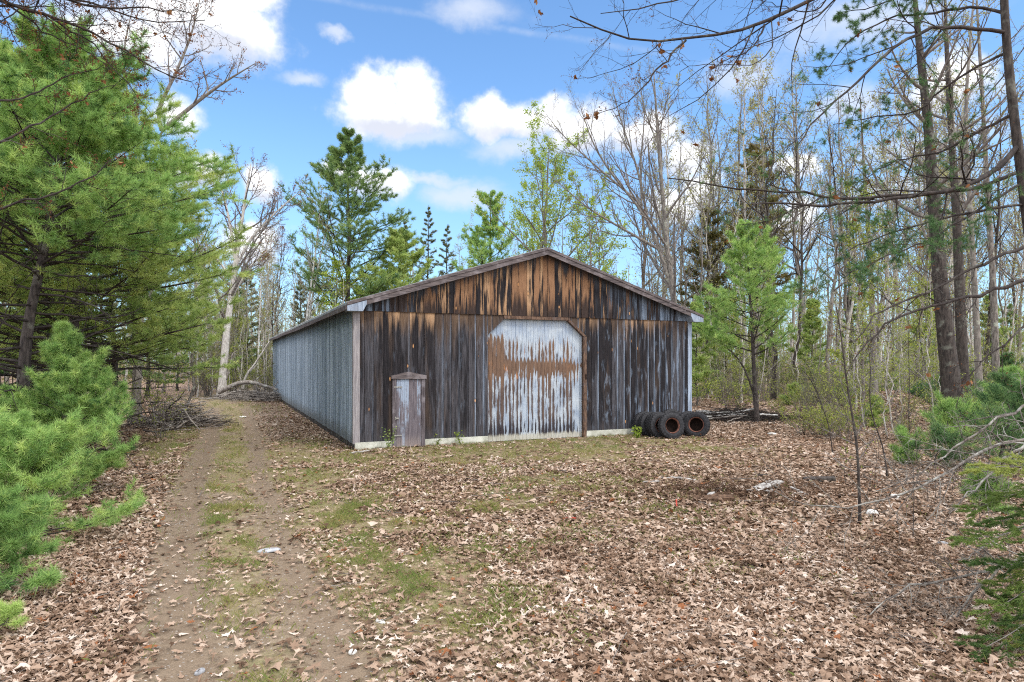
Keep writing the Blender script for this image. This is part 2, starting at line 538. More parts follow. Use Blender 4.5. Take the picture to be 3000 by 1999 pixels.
def make_front_wood(gable=False):
    m, n, b = mat('gable_wood' if gable else 'front_wood', 0.8, 0.2)
    p = n.coord('Object')
    u, z, rnd, bu, q, st, gr = wood_base(n, p, 'x')
    wide = n.noise(n.vmul(q, (3.0, 1, 0.30)), 1.0, 3.0, 0.55)
    black = n.mix(n.ss(gr, 0.35, 0.75), C(19, 18, 21), C(50, 45, 48))
    grey = n.mix(n.ss(gr, 0.3, 0.7), C(40, 39, 42), C(88, 86, 91))
    dark = n.mix(n.ss(n.add(st, n.mul(rnd, 0.36), -0.22), 0.40, 0.66), black, grey)
    brown = n.mix(n.ss(gr, 0.3, 0.7), C(54, 42, 36), C(92, 76, 64))
    dark = n.mix(n.mul(n.ss(wide, 0.50, 0.70), 0.6), dark, brown)
    blue = n.mix(n.ss(gr, 0.3, 0.72), C(98, 116, 138), C(176, 192, 212))
    tan = n.mix(n.ss(gr, 0.25, 0.75), C(138, 102, 72), C(200, 164, 128))
    rust = n.mix(n.ss(gr, 0.25, 0.75), C(106, 76, 54), C(166, 126, 94))
    k, ring = knots(n, q, rnd, 0.35, 0.115)
    if not gable:
        # bare wood kept fresh under the gable board, running down in tongues
        tongue = n.add(z, n.mul(n.add(st, -0.5), 2.6), n.mul(n.add(rnd, -0.5), 0.9), n.mul(n.add(wide, -0.5), 1.0))
        tm = n.ss(tongue, 3.85, 4.7)
        tm = n.mul(tm, n.ss(u, 10.5, 13.5, 1.0, 0.55))
        c = n.mix(tm, dark, n.mix(n.ss(rnd, 0.3, 0.8), tan, brown))
        # grey-blue film left along the edges of the boards, more of it to the right
        edge = n.ss(n.add(bu, n.mul(n.add(st, -0.5), 0.5)), 0.70, 1.02)
        film = n.mul(edge, n.ss(n.add(n.mul(u, 0.036), n.mul(wide, 0.9), n.mul(rnd, 0.5), -0.68), 0.12, 0.55))
        spots = n.mul(n.ss(n.noise(n.vmul(q, (4.5, 1, 1.0)), 1.0, 5.0, 0.65), 0.56, 0.72), n.ss(u, 1.0, 13.0, 0.25, 0.85))
        c = n.mix(n.mul(n.m('MAXIMUM', film, spots), n.ss(z, 4.5, 4.0, 0.3, 0.62)), c, blue)
        right_film = n.mul(n.ss(st, 0.55, 0.72), n.ss(u, 9.0, 13.5, 0.0, 0.65))
        c = n.mix(right_film, c, blue)
        c = n.mix(n.mul(n.ss(z, 0.75, 0.25), 0.5), c, n.mix(n.ss(gr, .3, .7), C(40, 40, 44), C(90, 88, 92)))
    else:
        zl = n.add(z, n.mul(n.add(st, -0.5), 1.9), n.mul(n.add(rnd, -0.5), 0.9))
        c = n.mix(n.ss(rnd, 0.45, 0.75), rust, tan)
        c = n.mix(n.mul(n.ss(gr, 0.50, 0.66), 0.5), c, C(74, 50, 36))
        run = n.mul(n.ss(zl, 5.15, 4.45), 0.9)
        side = n.m('ABSOLUTE', n.add(u, -5.2))
        run = n.m('MAXIMUM', run, n.ss(n.add(st, n.mul(side, 0.022), n.mul(rnd, 0.16)), 0.57, 0.69))
        c = n.mix(run, c, black)
        peak = n.ss(n.add(z, n.mul(n.m('ABSOLUTE', n.add(u, -6.9)), 0.314), n.mul(n.add(st, -0.5), 1.3)), 6.45, 6.95)
        c = n.mix(n.mul(peak, 0.85), c, n.mix(gr, C(34, 32, 36), C(92, 96, 104)))
        right = n.ss(n.add(u, n.mul(n.add(wide, -0.5), 5.0)), 9.2, 12.8)
        c = n.mix(n.mul(right, 0.75), c, n.mix(n.ss(st, 0.42, 0.62), black, blue))
        left = n.ss(n.add(u, n.mul(n.add(wide, -0.5), 2.0)), 2.4, 0.6)
        c = n.mix(n.mul(left, 0.8), c, n.mix(n.ss(st, 0.45, 0.68), black, blue))
    c = n.mix(n.mul(ring, 0.5), c, C(30, 22, 20))
    c = n.mix(n.mul(k, 0.9), c, n.mix(n.ss(gr, .3, .7), C(150, 98, 58), C(222, 172, 122)))
    n.put(b.inputs['Base Color'], c)
    bump(n, b, n.add(gr, n.mul(st, 0.6)), 0.012, 0.7)
    return m


def make_side_wood():
    m, n, b = mat('side_wood', 0.85, 0.15)
    p = n.coord('Object')
    u, z, rnd, bu, q, st, gr = wood_base(n, p, 'y')
    c = n.mix(n.ss(n.add(st, n.mul(rnd, 0.25), -0.12), 0.34, 0.66), C(112, 127, 142), C(164, 178, 192))
    c = n.mix(n.ss(gr, 0.55, 0.75, 0, 0.55), c, C(62, 74, 88))
    wide = n.noise(n.vmul(q, (1.6, 1, 0.5)), 1.0, 3.0, 0.6)
    c = n.mix(n.ss(wide, 0.55, 0.72, 0, 0.45), c, C(116, 128, 128))
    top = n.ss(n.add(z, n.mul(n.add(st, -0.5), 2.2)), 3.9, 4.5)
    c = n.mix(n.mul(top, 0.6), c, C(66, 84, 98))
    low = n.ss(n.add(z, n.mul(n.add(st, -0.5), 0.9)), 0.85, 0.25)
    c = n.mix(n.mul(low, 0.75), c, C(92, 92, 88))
    line = n.ss(n.m('ABSOLUTE', n.add(bu, -0.5)), 0.46, 0.5)
    c = n.mix(n.mul(line, 0.5), c, C(48, 54, 62))
    crack = n.mul(n.ss(n.noise(n.vmul(q, (22.0, 1, 0.6)), 1.0, 2.0, 0.5), 0.72, 0.76), n.ss(z, 2.6, 1.0))
    c = n.mix(n.mul(crack, 0.8), c, C(52, 40, 36))
    n.put(b.inputs['Base Color'], c)
    bump(n, b, n.add(gr, st), 0.008, 0.5)
    return m


def make_door_paint(zrust=True):
    m, n, b = mat('door_paint' if zrust else 'small_door_paint', 0.75, 0.25)
    p = n.coord('Object')
    u, z, rnd, bu, q, st, gr = wood_base(n, p, 'x')
    pl = n.add(n.mul(n.noise(n.vmul(q, (13.0, 1, 0.75)), 1.0, 5.0, 0.6), 0.62), n.mul(n.noise(n.vmul(q, (7.0, 1, 2.8)), 1.0, 5.0, 0.62), 0.38))
    blot = n.noise(n.vmul(p, (1.6, 1, 1.3)), 1.0, 4.0, 0.6)
    paint = n.mix(n.ss(n.add(gr, n.mul(n.add(blot, -0.5), 0.8)), 0.3, 0.75), C(178, 186, 193), C(132, 147, 168))
    bare = n.mix(n.ss(n.add(st, n.mul(rnd, 0.3)), 0.45, 0.8), n.mix(n.ss(gr, .3, .7), C(40, 36, 40), C(88, 76, 74)), n.mix(n.ss(gr, .3, .7), C(78, 58, 46), C(128, 98, 76)))
    if zrust:
        zz = n.add(n.mul(z, 1 / 4.5), n.mul(n.add(pl, -0.5), 0.26), n.mul(n.add(blot, -0.5), 0.12), n.mul(n.add(rnd, -0.5), 0.035))
        amount = n.ramp(zz, [(0.0, 0.30), (0.06, 0.62), (0.14, 0.52), (0.30, 0.50), (0.42, 0.54), (0.50, 0.52), (0.50, 0.55), (0.555, 0.83), (0.61, 0.83), (0.67, 0.52), (0.72, 0.54), (0.78, 0.50), (0.85, 0.34), (1.0, 0.05)])
        lft = n.ss(n.add(u, n.mul(n.add(blot, -0.5), 0.5)), 5.95, 5.2, 0.0, 0.22)
        rgt = n.ss(u, 8.0, 8.65, 0.0, -0.22)
        amount = n.add(amount, n.mul(lft, n.ss(z, 4.0, 3.7), n.ss(z, 2.6, 3.0, 0.25, 1.0)), rgt, n.mul(n.add(blot, -0.5), 0.35))
        edge = n.mul(n.ss(n.m('ABSOLUTE', n.add(bu, -0.5)), 0.1, 0.5), -0.16)
        f = n.add(pl, n.mul(amount, 0.72), n.mul(edge, 1.0), n.mul(n.add(rnd, -0.5), 0.16))
        peel = n.ss(f, 0.76, 0.875)
        rustc = n.mix(n.ss(gr, .3, .75), C(82, 64, 53), C(134, 106, 86))
        rband = n.ss(n.m('ABSOLUTE', n.add(z, -2.64)), 0.42, 0.25)
        rleft = n.mul(n.ss(u, 6.0, 5.2), n.ss(n.m('ABSOLUTE', n.add(z, -3.3)), 0.7, 0.4))
        bare = n.mix(n.m('MAXIMUM', n.mul(rband, 0.85), n.mul(rleft, 0.8)), bare, rustc)
        bare = n.mix(n.mul(n.ss(n.noise(n.vmul(q, (7, 1, 1.6)), 1.0, 3.0), 0.62, 0.72), n.ss(z, 1.2, 2.0)), bare, C(160, 108, 68))
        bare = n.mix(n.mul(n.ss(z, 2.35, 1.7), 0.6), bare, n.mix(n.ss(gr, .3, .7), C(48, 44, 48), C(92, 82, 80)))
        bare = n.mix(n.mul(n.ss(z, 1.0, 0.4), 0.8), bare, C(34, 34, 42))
        c = n.mix(peel, paint, bare)
        c = n.mix(n.mul(n.ss(n.add(z, n.mul(n.add(pl, -0.5), 0.5)), 0.30, 0.16), 0.85), c, C(176, 172, 158))
    else:
        f = n.add(pl, n.mul(n.ss(z, 0.3, 2.2, 0.10, -0.02), 1.0), n.mul(n.add(rnd, -0.5), 0.22))
        peel = n.ss(f, 0.41, 0.53)
        bare = n.mix(n.ss(gr, .3, .7), C(72, 66, 72), C(120, 112, 116))
        c = n.mix(peel, n.mix(gr, C(166, 178, 194), C(118, 130, 148)), bare)
        c = n.mix(n.mul(n.ss(z, 0.5, 0.05), 0.5), c, C(150, 136, 128))
    n.put(b.inputs['Base Color'], c)
    bump(n, b, n.add(gr, n.mul(pl, 0.8)), 0.01, 0.6)
    return m


def make_trim(name, a, b_, c_, grain=(2.0, 30, 30)):
    m, n, b = mat(name, 0.8, 0.2)
    p = n.coord('Object')
    g1 = n.noise(n.vmul(p, grain), 1.0, 4.0, 0.65)
    g2 = n.noise(p, 2.3, 4.0, 0.6)
    c = n.mix(n.ss(g1, 0.3, 0.7), a, b_)
    c = n.mix(n.ss(g2, 0.5, 0.7, 0, 0.7), c, c_)
    n.put(b.inputs['Base Color'], c)
    bump(n, b, g1, 0.006, 0.5)
    return m


MAT['front_wood'] = make_front_wood()
MAT['gable_wood'] = make_front_wood(True)
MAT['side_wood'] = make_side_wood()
MAT['door_paint'] = make_door_paint()
MAT['small_door_paint'] = make_door_paint(False)
MAT['trim_dark'] = make_trim('trim_dark', C(62, 56, 58), C(112, 102, 100), C(136, 128, 130))
MAT['trim_upright'] = make_trim('trim_upright', C(58, 52, 55), C(110, 102, 104), C(132, 126, 130), (34, 34, 1.6))
MAT['trim_brown'] = make_trim('trim_brown', C(66, 50, 42), C(118, 94, 78), C(84, 78, 80), (14, 14, 5))
MAT['trim_pale'] = make_trim('trim_pale', C(116, 110, 112), C(162, 156, 156), C(134, 132, 136), (34, 34, 1.6))
MAT['trim_blue'] = make_trim('trim_blue', C(112, 124, 140), C(164, 176, 192), C(134, 138, 148), (30, 30, 1.6))


def make_concrete():
    m, n, b = mat('concrete', 0.9, 0.2)
    p = n.coord('Object')
    a = n.noise(p, 3.0, 5.0, 0.65)
    c = n.mix(n.ss(a, 0.3, 0.7), C(166, 166, 152), C(206, 206, 194))
    c = n.mix(n.ss(n.add(n.sep(p)[2], n.mul(n.add(a, -0.5), 0.25)), 0.12, 0.0, 0, 0.75), c, C(112, 110, 86))
    fl = n.ss(n.noise(p, 40.0, 3.0), 0.6, 0.75, 0, 0.35)
    c = n.mix(fl, c, C(126, 126, 116))
    n.put(b.inputs['Base Color'], c)
    bump(n, b, n.noise(p, 30.0, 4.0), 0.004, 0.5)
    return m


MAT['concrete'] = make_concrete()


def make_simple(name, a, b_, sc, rough=0.8, spec=0.3, metal=0.0, bd=0.004):
    m, n, b = mat(name, rough, spec)
    p = n.coord('Object')
    f = n.noise(p, sc, 5.0, 0.65)
    n.put(b.inputs['Base Color'], n.mix(n.ss(f, 0.32, 0.68), a, b_))
    b.inputs['Metallic'].default_value = metal
    if bd:
        bump(n, b, f, bd, 0.6)
    return m


MAT['roof_metal'] = make_simple('roof_metal', C(120, 122, 124), C(170, 172, 172), 2.0, 0.5, 0.4, 0.3)
MAT['rubber'] = make_simple('rubber', C(24, 24, 27), C(50, 49, 52), 14.0, 0.72, 0.35)
MAT['rust'] = make_simple('rust', C(80, 52, 43), C(126, 86, 73), 16.0, 0.85, 0.2)
MAT['hole_shade'] = make_simple('hole_shade', C(16, 11, 9), C(34, 23, 18), 12.0, 0.9, 0.1)  # near-black: shade inside the wheel and latch holes put into the colour
MAT['wheel_grey'] = make_simple('wheel_grey', C(110, 116, 118), C(160, 166, 168), 9.0, 0.7, 0.3)
MAT['iron'] = make_simple('iron', C(120, 118, 112), C(176, 172, 164), 30.0, 0.6, 0.4, 0.4, 0)
MAT['stone'] = make_simple('stone', C(126, 126, 128), C(176, 178, 182), 9.0, 0.85)
MAT['stone_white'] = make_simple('stone_white', C(186, 182, 172), C(226, 224, 218), 8.0, 0.8)
MAT['rot_wood'] = make_simple('rot_wood', C(66, 50, 40), C(118, 94, 76), 14.0, 0.95, 0.1, 0, 0.02)
MAT['plank'] = make_simple('plank', C(120, 112, 106), C(188, 184, 178), 12.0, 0.85, 0.15, 0, 0.006)
MAT['gravel'] = foliage_mat('gravel', [(0, C(74, 64, 56)), (0.5, C(112, 100, 88)), (1, C(164, 154, 144))], 0.0)
MAT['red_paint'] = make_simple('red_paint', C(150, 52, 40), C(196, 80, 62), 20.0, 0.6)


def make_ground():
    m, n, b = mat('ground_soil', 0.95, 0.1)
    p = n.coord('Object')
    g, lf, rt = n.attr('grass'), n.attr('leaf'), n.attr('rut')
    big = n.noise(p, 0.8, 4.0, 0.6)
    mid = n.noise(p, 7.0, 5.0, 0.68)
    fin = n.noise(p, 60.0, 4.0, 0.7)
    soil = n.mix(n.ss(mid, 0.3, 0.7), C(102, 87, 72), C(144, 128, 108))
    soil = n.mix(n.ss(fin, 0.44, 0.72, 0, 0.5), soil, C(166, 150, 130))
    soil = n.mix(n.ss(fin, 0.42, 0.28, 0, 0.7), soil, C(82, 66, 54))
    soil = n.mix(n.mul(n.ss(big, 0.56, 0.74), 0.45), soil, C(80, 64, 54))
    soil = n.mix(n.mul(rt, n.ss(mid, 0.45, 0.65, 0.2, 0.6)), soil, C(100, 82, 68))
    # pebbles
    vp = n.new('ShaderNodeTexVoronoi'); n.put(vp.inputs['Vector'], p); vp.inputs['Scale'].default_value = 26.0
    pk = n.mul(n.ss(vp.outputs['Distance'], 0.34, 0.22), n.m('GREATER_THAN', n.sep(vp.outputs['Color'])[1], 0.80))
    soil = n.mix(n.mul(pk, 0.85), soil, n.mix(n.sep(vp.outputs['Color'])[2], C(136, 128, 120), C(206, 202, 196)))
    straw = n.mix(n.ss(n.noise(n.vmul(p, (22, 22, 22)), 1.0, 5.0, 0.7), 0.3, 0.7), C(98, 86, 66), C(154, 138, 110))
    gr = n.mix(n.ss(n.noise(p, 3.0, 5.0, 0.65), 0.45, 0.72), straw, n.mix(fin, C(96, 98, 62), C(138, 136, 92)))
    # leaf litter as it lies too far off to be built leaf by leaf
    def cells(scale, off):
        v = n.new('ShaderNodeTexVoronoi', feature='F1')
        dist = n.vadd(n.vmul(p, (1, 1, 0.4)), n.vmul(n.vadd(n.noise(p, 14.0, 3.0, color=True), (-.5, -.5, -.5)), (0.09, 0.09, 0.0)))
        n.put(v.inputs['Vector'], n.vadd(dist, off)); v.inputs['Scale'].default_value = scale
        return v.outputs['Distance'], n.sep(v.outputs['Color'])
    d1, c1 = cells(9.0, (0, 0, 0))
    stops = [(0, C(74, 58, 47)), (0.25, C(126, 101, 82)), (0.55, C(169, 143, 121)), (0.85, C(200, 179, 161)), (1, C(148, 108, 82))]
    leaf = n.ramp(c1[0], stops)
    leaf = n.mix(n.ss(d1, 0.45, 0.75, 0, 0.8), leaf, C(58, 42, 34))
    leaf = n.mix(n.ss(fin, 0.35, 0.7, 0, 0.25), leaf, C(70, 52, 42))
    c = n.mix(n.ss(g, 0.15, 0.65), soil, gr)
    lm = n.ss(n.add(lf, n.mul(n.add(c1[1], -0.5), 0.6), n.mul(n.add(mid, -0.5), 0.4)), 0.25, 0.5)
    c = n.mix(lm, c, leaf)
    n.put(b.inputs['Base Color'], c)
    bump(n, b, n.add(mid, n.mul(fin, 0.5), n.mul(d1, -0.4)), 0.03, 0.7)
    return m


MAT['ground_soil'] = make_ground()

# ------------------------------------------------------------------ ground: one sheet out to the horizon
def axis_pts(lo, hi, step, far, n):
    core = np.arange(lo, hi + 1e-6, step)
    k = np.linspace(0, 1, n + 1)[1:] ** 2.2
    return np.concatenate([(lo - k * (far + lo))[::-1], core, hi + k * (far - hi)])


gx = axis_pts(-24, 26, 0.16, 900, 26)
gy = np.concatenate([-np.array([400, 200, 90, 40, 18, 8.0]), np.arange(-2, 3, 0.5), np.arange(3, 36, 0.16), np.arange(36, 60, 0.4), np.arange(60, 120, 3), 120 + np.linspace(0, 1, 26)[1:] ** 2.2 * 1400])
XX, YY = np.meshgrid(gx, gy)
nx, ny = len(gx), len(gy)
ZZ = ground_z(XX, YY)
g = M()
ii = np.arange(nx * ny).reshape(ny, nx)
g.add(np.stack([XX, YY, ZZ], -1).reshape(-1, 3), np.stack([ii[:-1, :-1], ii[:-1, 1:], ii[1:, 1:], ii[1:, :-1]], -1).reshape(-1, 4))
ground = g.build('ground', MAT['ground_soil'])
ground['kind'] = 'structure'
for nm, fn in (('grass', grass_mask), ('leaf', leaf_mask), ('rut', ruts)):
    at = ground.data.attributes.new(nm, 'FLOAT', 'POINT')
    at.data.foreach_set('value', fn(XX, YY).ravel().astype(np.float32))

# ------------------------------------------------------------------ barn
barn = thing('barn', 'long weathered wooden barn with low gable roof and peeling white door', 'barn', (BX, BY, 0), BARN_A)
RZ0, SLOPE = 7.07, 0.3145


def roof_z(u):
    return RZ0 - SLOPE * abs(u - BW / 2)


DU0, DU1, DZT, DCH, DCZ = 4.71, 8.65, 4.46, 0.66, 0.60      # big doorway
SU0, SU1, SZT = 1.244, 2.372, 2.33                          # small doorway with its frame


def door_low(u):
    """how high the boards above the big doorway end"""
    if u <= DU0 or u >= DU1:
        return None
    if u < DU0 + DCH:
        return DZT - DCZ * (DU0 + DCH - u) / DCH
    if u > DU1 - DCH:
        return DZT - DCZ * (u - DU1 + DCH) / DCH
    return DZT


def board_edges(a, b, w, rng, jit=0.12, fixed=()):
    e = [a]
    while e[-1] < b - w * 0.6:
        e.append(e[-1] + w * (1 + rng.uniform(-jit, jit)))
    e = [x for x in e if x < b - 0.06]
    for f_ in fixed:
        e = [x for x in e if abs(x - f_) > 0.09] + [f_]
    return sorted(e) + [b]


rb = np.random.default_rng(21)
fw = M()
edges = board_edges(0.0, BW, 0.30, rb, 0.1, (DU0, DU0 + DCH, DU1 - DCH, DU1, SU0, SU1))
for u0, u1 in zip(edges[:-1], edges[1:]):
    gap = 0.008
    a, c = u0 + gap, u1 - gap
    mid = (u0 + u1) / 2
    z0a = z0c = 0.25 + rb.uniform(-0.012, 0.012)
    if DU0 - 1e-3 <= u0 and u1 <= DU1 + 1e-3:
        z0a = door_low(min(max(u0, DU0 + 1e-4), DU1 - 1e-4)); z0c = door_low(min(max(u1, DU0 + 1e-4), DU1 - 1e-4))
    elif SU0 - 1e-3 <= u0 and u1 <= SU1 + 1e-3:
        z0a = z0c = SZT - 0.02
    off = rb.uniform(-0.004, 0.004)
    v0, v1 = -0.03 + off, 0.0
    zt = 4.60
    if zt - min(z0a, z0c) < 0.02:
        continue
    fw.hexa([(a, v0, z0a), (c, v0, z0c), (c, v0, zt), (a, v0, zt), (a, v1, z0a), (c, v1, z0c), (c, v1, zt), (a, v1, zt)], 0, rb.random(), [0, 1, 1, 0, 0, 1, 1, 0])
# dark framing behind the gaps
for (a, c, z0, z1) in ((0.05, SU0, 0.26, 4.58), (SU0, SU1, SZT, 4.58), (SU1, DU0, 0.26, 4.58), (DU1, BW - 0.05, 0.26, 4.58)):
    fw.box((a, 0.002, z0), (c, 0.04, z1), 1)
fw.build('front_wall', [MAT['front_wood'], MAT['trim_dark']], barn)

gb = M()
ge = board_edges(-0.02, BW + 0.02, 0.285, rb, 0.12, (BW / 2,))
for u0, u1 in zip(ge[:-1], ge[1:]):
    a, c = u0 + 0.007, u1 - 0.007
    off = rb.uniform(-0.006, 0.006)
    za, zc = roof_z(a) - 0.13, roof_z(c) - 0.13
    z0 = 4.575 + rb.uniform(-0.006, 0.006)
    v0, v1 = -0.075 + off, -0.036
    gb.hexa([(a, v0, z0), (c, v0, z0), (c, v0, zc), (a, v0, za), (a, v1, z0), (c, v1, z0), (c, v1, zc), (a, v1, za)], 0, rb.random(), [0, 1, 1, 0, 0, 1, 1, 0])
gable = gb.build('gable', [MAT['gable_wood']], barn)
gable['label'] = 'orange brown gable boards streaked with black'

sw = M()
se = board_edges(0.0, BL, 0.24, rb, 0.12)
for v0, v1 in zip(se[:-1], se[1:]):
    a, c = v0 + 0.004, v1 - 0.004
    off = rb.uniform(-0.005, 0.005)
    z0 = 0.20 + rb.uniform(-0.02, 0.02)
    x0, x1 = -0.03 + off, 0.0
    zt = 4.74
    t = rb.random()
    sw.hexa([(x0, c, z0), (x0, a, z0), (x0, a, zt), (x0, c, zt), (x1, c, z0), (x1, a, z0), (x1, a, zt), (x1, c, zt)], 0, t, [1, 0, 0, 1, 1, 0, 0, 1])
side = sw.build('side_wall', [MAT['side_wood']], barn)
side['label'] = 'blue grey stained side wall'
sw2 = M()
for v0, v1 in zip(se[:-1], se[1:]):
    sw2.hexa([(BW + 0.03, v0 + .004, .2), (BW + 0.03, v1 - .004, .2), (BW + 0.03, v1 - .004, 4.56), (BW + 0.03, v0 + .004, 4.56),
              (BW, v0 + .004, .2), (BW, v1 - .004, .2), (BW, v1 - .004, 4.56), (BW, v0 + .004, 4.56)], 0, rb.random(), [0, 1, 1, 0, 0, 1, 1, 0])
sw2.build('side_wall', [MAT['side_wood']], barn)
bw = M()
for u0, u1 in zip(edges[:-1], edges[1:]):
    zc = roof_z((u0 + u1) / 2) - 0.2
    bw.box((u0 + .004, BL, 0.2), (u1 - .004, BL + 0.03, zc), 0, rb.random())
bw.build('back_wall', [MAT['side_wood']], barn)

fo = M()
fo.box((0.01, -0.055, -0.35), (SU0, -0.034 + 0.07, 0.245))
fo.box((SU1, -0.055, -0.35), (DU0 - 0.01, 0.036, 0.245))
fo.box((DU1 + 0.14, -0.055, -0.35), (BW - 0.01, 0.036, 0.245))
fo.box((-0.0, 0.04, -0.4), (0.12, BL, 0.195), 1)
fo.box((BW - 0.12, 0.04, -0.4), (BW + 0.02, BL, 0.19))
fo.build('foundation', [MAT['concrete'], MAT['bark_dark']], barn)

# corner boards
cb = M()
cb.box((-0.045, -0.052, 0.20), (0.165, -0.033, 4.57), 0, 0.6)
cb.box((-0.05, -0.045, 0.20), (-0.034, 0.12, 4.57), 0, 0.3)
o = cb.build('corner_board', [MAT['trim_pale']], barn)
cb = M()
cb.box((BW - 0.15, -0.055, 0.22), (BW + 0.05, -0.036, 4.57), 0, 0.6)
cb.build('corner_board', [MAT['trim_blue']], barn)

# roof: two slopes of sheet metal on boards, and the rake and eave trim
rf = M()
OH, EV = 0.42, 0.31
for s in (-1, 1):
    pts = []
    for v in (-OH + 0.02, BL + OH):
        for (uu, dz) in ((0.0, 0.0), (BW / 2 + EV, 0.0)):
            pts.append((BW / 2 + s * uu, v, RZ0 - SLOPE * uu))
    p0, p1, p2, p3 = pts                     # front ridge, front eave, back ridge, back eave
    q = [p0, p1, p3, p2] if s > 0 else [p1, p0, p2, p3]
    lo = [(x, y, z - 0.07) for x, y, z in q]
    rf.hexa([q[0], q[1], q[2], q[3]] + [lo[0], lo[1], lo[2], lo[3]], 0)
    # standing ribs
    for k in range(0, 60):
        v = -OH + 0.06 + k * 0.62
        if v > BL + OH - 0.1:
            break
        rf.hexa([(BW / 2 + s * 0.05, v, RZ0 + .018), (BW / 2 + s * 0.05, v + .05, RZ0 + .018), (BW / 2 + s * (BW / 2 + EV + .03), v + .05, RZ0 + .018 - SLOPE * (BW / 2 + EV)), (BW / 2 + s * (BW / 2 + EV + .03), v, RZ0 + .018 - SLOPE * (BW / 2 + EV)),
                 (BW / 2 + s * 0.05, v, RZ0 - .01), (BW / 2 + s * 0.05, v + .05, RZ0 - .01), (BW / 2 + s * (BW / 2 + EV + .03), v + .05, RZ0 - .01 - SLOPE * (BW / 2 + EV)), (BW / 2 + s * (BW / 2 + EV + .03), v, RZ0 - .01 - SLOPE * (BW / 2 + EV))], 0)
roof = rf.build('roof', [MAT['roof_metal']], barn)
for s in (-1, 1):
    rk = M()
    def strip(ua, ub, d0, d1, v0, v1, m_):
        A = lambda uu, d: (BW / 2 + s * uu, RZ0 - SLOPE * uu - d)
        (xa, za), (xb, zb) = A(ua, d1), A(ub, d1)
        (xc, zc), (xd, zd) = A(ub, d0), A(ua, d0)
        front = [(xa, v0, za), (xb, v0, zb), (xc, v0, zc), (xd, v0, zd)]
        if s < 0:
            front = [front[1], front[0], front[3], front[2]]
        rk.hexa(front + [(x, v1, z) for x, _, z in front], m_, 0.5)
    L = BW / 2 + EV
    strip(0, L, -0.012, 0.085, -OH - 0.055, -OH - 0.005, 0)       # upper strip
    strip(0, L, 0.088, 0.25, -OH - 0.03, -OH + 0.012, 1)           # rake board
    strip(0.3, L - 0.02, 0.09, 0.14, -OH + 0.012, -0.08, 0)         # soffit
    rk.build('rake_board', [MAT['trim_dark'], MAT['trim_dark']], roof)
    # pale return at the foot of the rake
    rt = M()
    zE = RZ0 - SLOPE * L
    ue, ui = BW / 2 + s * L, BW / 2 + s * (L - 0.62)
    zi = RZ0 - SLOPE * (L - 0.62)
    front = [(ue, -OH - 0.036, zE - 0.27), (ui + s * 0.12, -OH - 0.036, zE - 0.27), (ui, -OH - 0.036, zi - 0.24), (ui, -OH - 0.036, zi - 0.11), (ue, -OH - 0.036, zE - 0.11)]
    if s > 0:
        front = front[::-1]
    V = np.array(front + [(x, 0.03 - 0.09, z) for x, _, z in front])
    k5 = np.arange(5)
    rt.add(V, [np.array([[0, 1, 2], [0, 2, 3], [0, 3, 4], [7, 6, 5], [8, 7, 5], [9, 8, 5]])], 0, 0.4, smooth=False)
    rt.add(V, [np.stack([k5, k5 + 5, (k5 + 1) % 5 + 5, (k5 + 1) % 5], -1)], 0, 0.4, smooth=False)
    rt.build('eave_return', [MAT['trim_blue']], roof)
    # fascia along the eave in lengths, a little out of line
    fa = M()
    v = -OH
    k = 0
    while v < BL + OH - 0.5:
        ln = min(rb.uniform(3.0, 4.6), BL + OH - v)
        dz = rb.uniform(-0.025, 0.02)
        ux = BW / 2 + s * (L + 0.004)
        ux2 = BW / 2 + s * (L + 0.045)
        fa.box((min(ux, ux2), v, zE - 0.24 + dz), (max(ux, ux2), v + ln - 0.02, zE - 0.09 + dz), 0, rb.random())
        v += ln
    fa.build('fascia', [MAT['trim_dark']], roof)
    so = M()
    so.box((min(BW / 2 + s * L, BW / 2 + s * (BW / 2 + 0.035)), -OH + 0.05, zE - 0.135), (max(BW / 2 + s * L, BW / 2 + s * (BW / 2 + 0.035)), BL + OH, zE - 0.10), 0)
    so.build('soffit', [MAT['trim_dark']], roof)

# big door: narrow planks set behind the boards, with its chamfered head
bd = thing('big_door', '', '', (0, 0, 0))
for k_ in ('label', 'category'):
    del bd[k_]
bd.parent = barn
dp = M()
de = np.linspace(DU0 - 0.06, DU1 + 0.06, 28)
for u0, u1 in zip(de[:-1], de[1:]):
    off = rb.uniform(-0.003, 0.003)
    dp.hexa([(u0 + .004, 0.10 + off, 0.02), (u1 - .004, 0.10 + off, 0.02), (u1 - .004, 0.10 + off, 4.58), (u0 + .004, 0.10 + off, 4.58),
             (u0 + .004, 0.14, 0.02), (u1 - .004, 0.14, 0.02), (u1 - .004, 0.14, 4.58), (u0 + .004, 0.14, 4.58)], 0, rb.random(), [0, 1, 1, 0, 0, 1, 1, 0])
dp.box((DU0 - 0.06, 0.142, 0.02), (DU1 + 0.06, 0.16, 4.58), 1)
dp.build('door_panel', [MAT['door_paint'], MAT['trim_dark']], bd)
df = M()
df.box((DU0 + DCH - 0.04, -0.085, DZT - 0.005), (DU1 - DCH + 0.04, 0.05, 4.565), 0)
x0, z0, x1, z1 = DU1 - DCH, DZT, DU1, DZT - DCZ
df.hexa([(x0 - .02, -.07, z0 - .02), (x1 + .03, -.07, z1 - .02), (x1 + .10, -.07, z1 + .03), (x0 + .03, -.07, z0 + .05), (x0 - .02, .08, z0 - .02), (x1 + .03, .08, z1 - .02), (x1 + .10, .08, z1 + .03), (x0 + .03, .08, z0 + .05)])
df.box((DU1 + 0.0, -0.062, 0.03), (DU1 + 0.135, 0.08, DZT - DCZ - 0.005), 0)
df.box((DU0 - 0.05, 0.0, 0.03), (DU0 - 0.002, 0.08, DZT - DCZ), 0)
df.build('door_frame', [MAT['trim_brown']], bd)
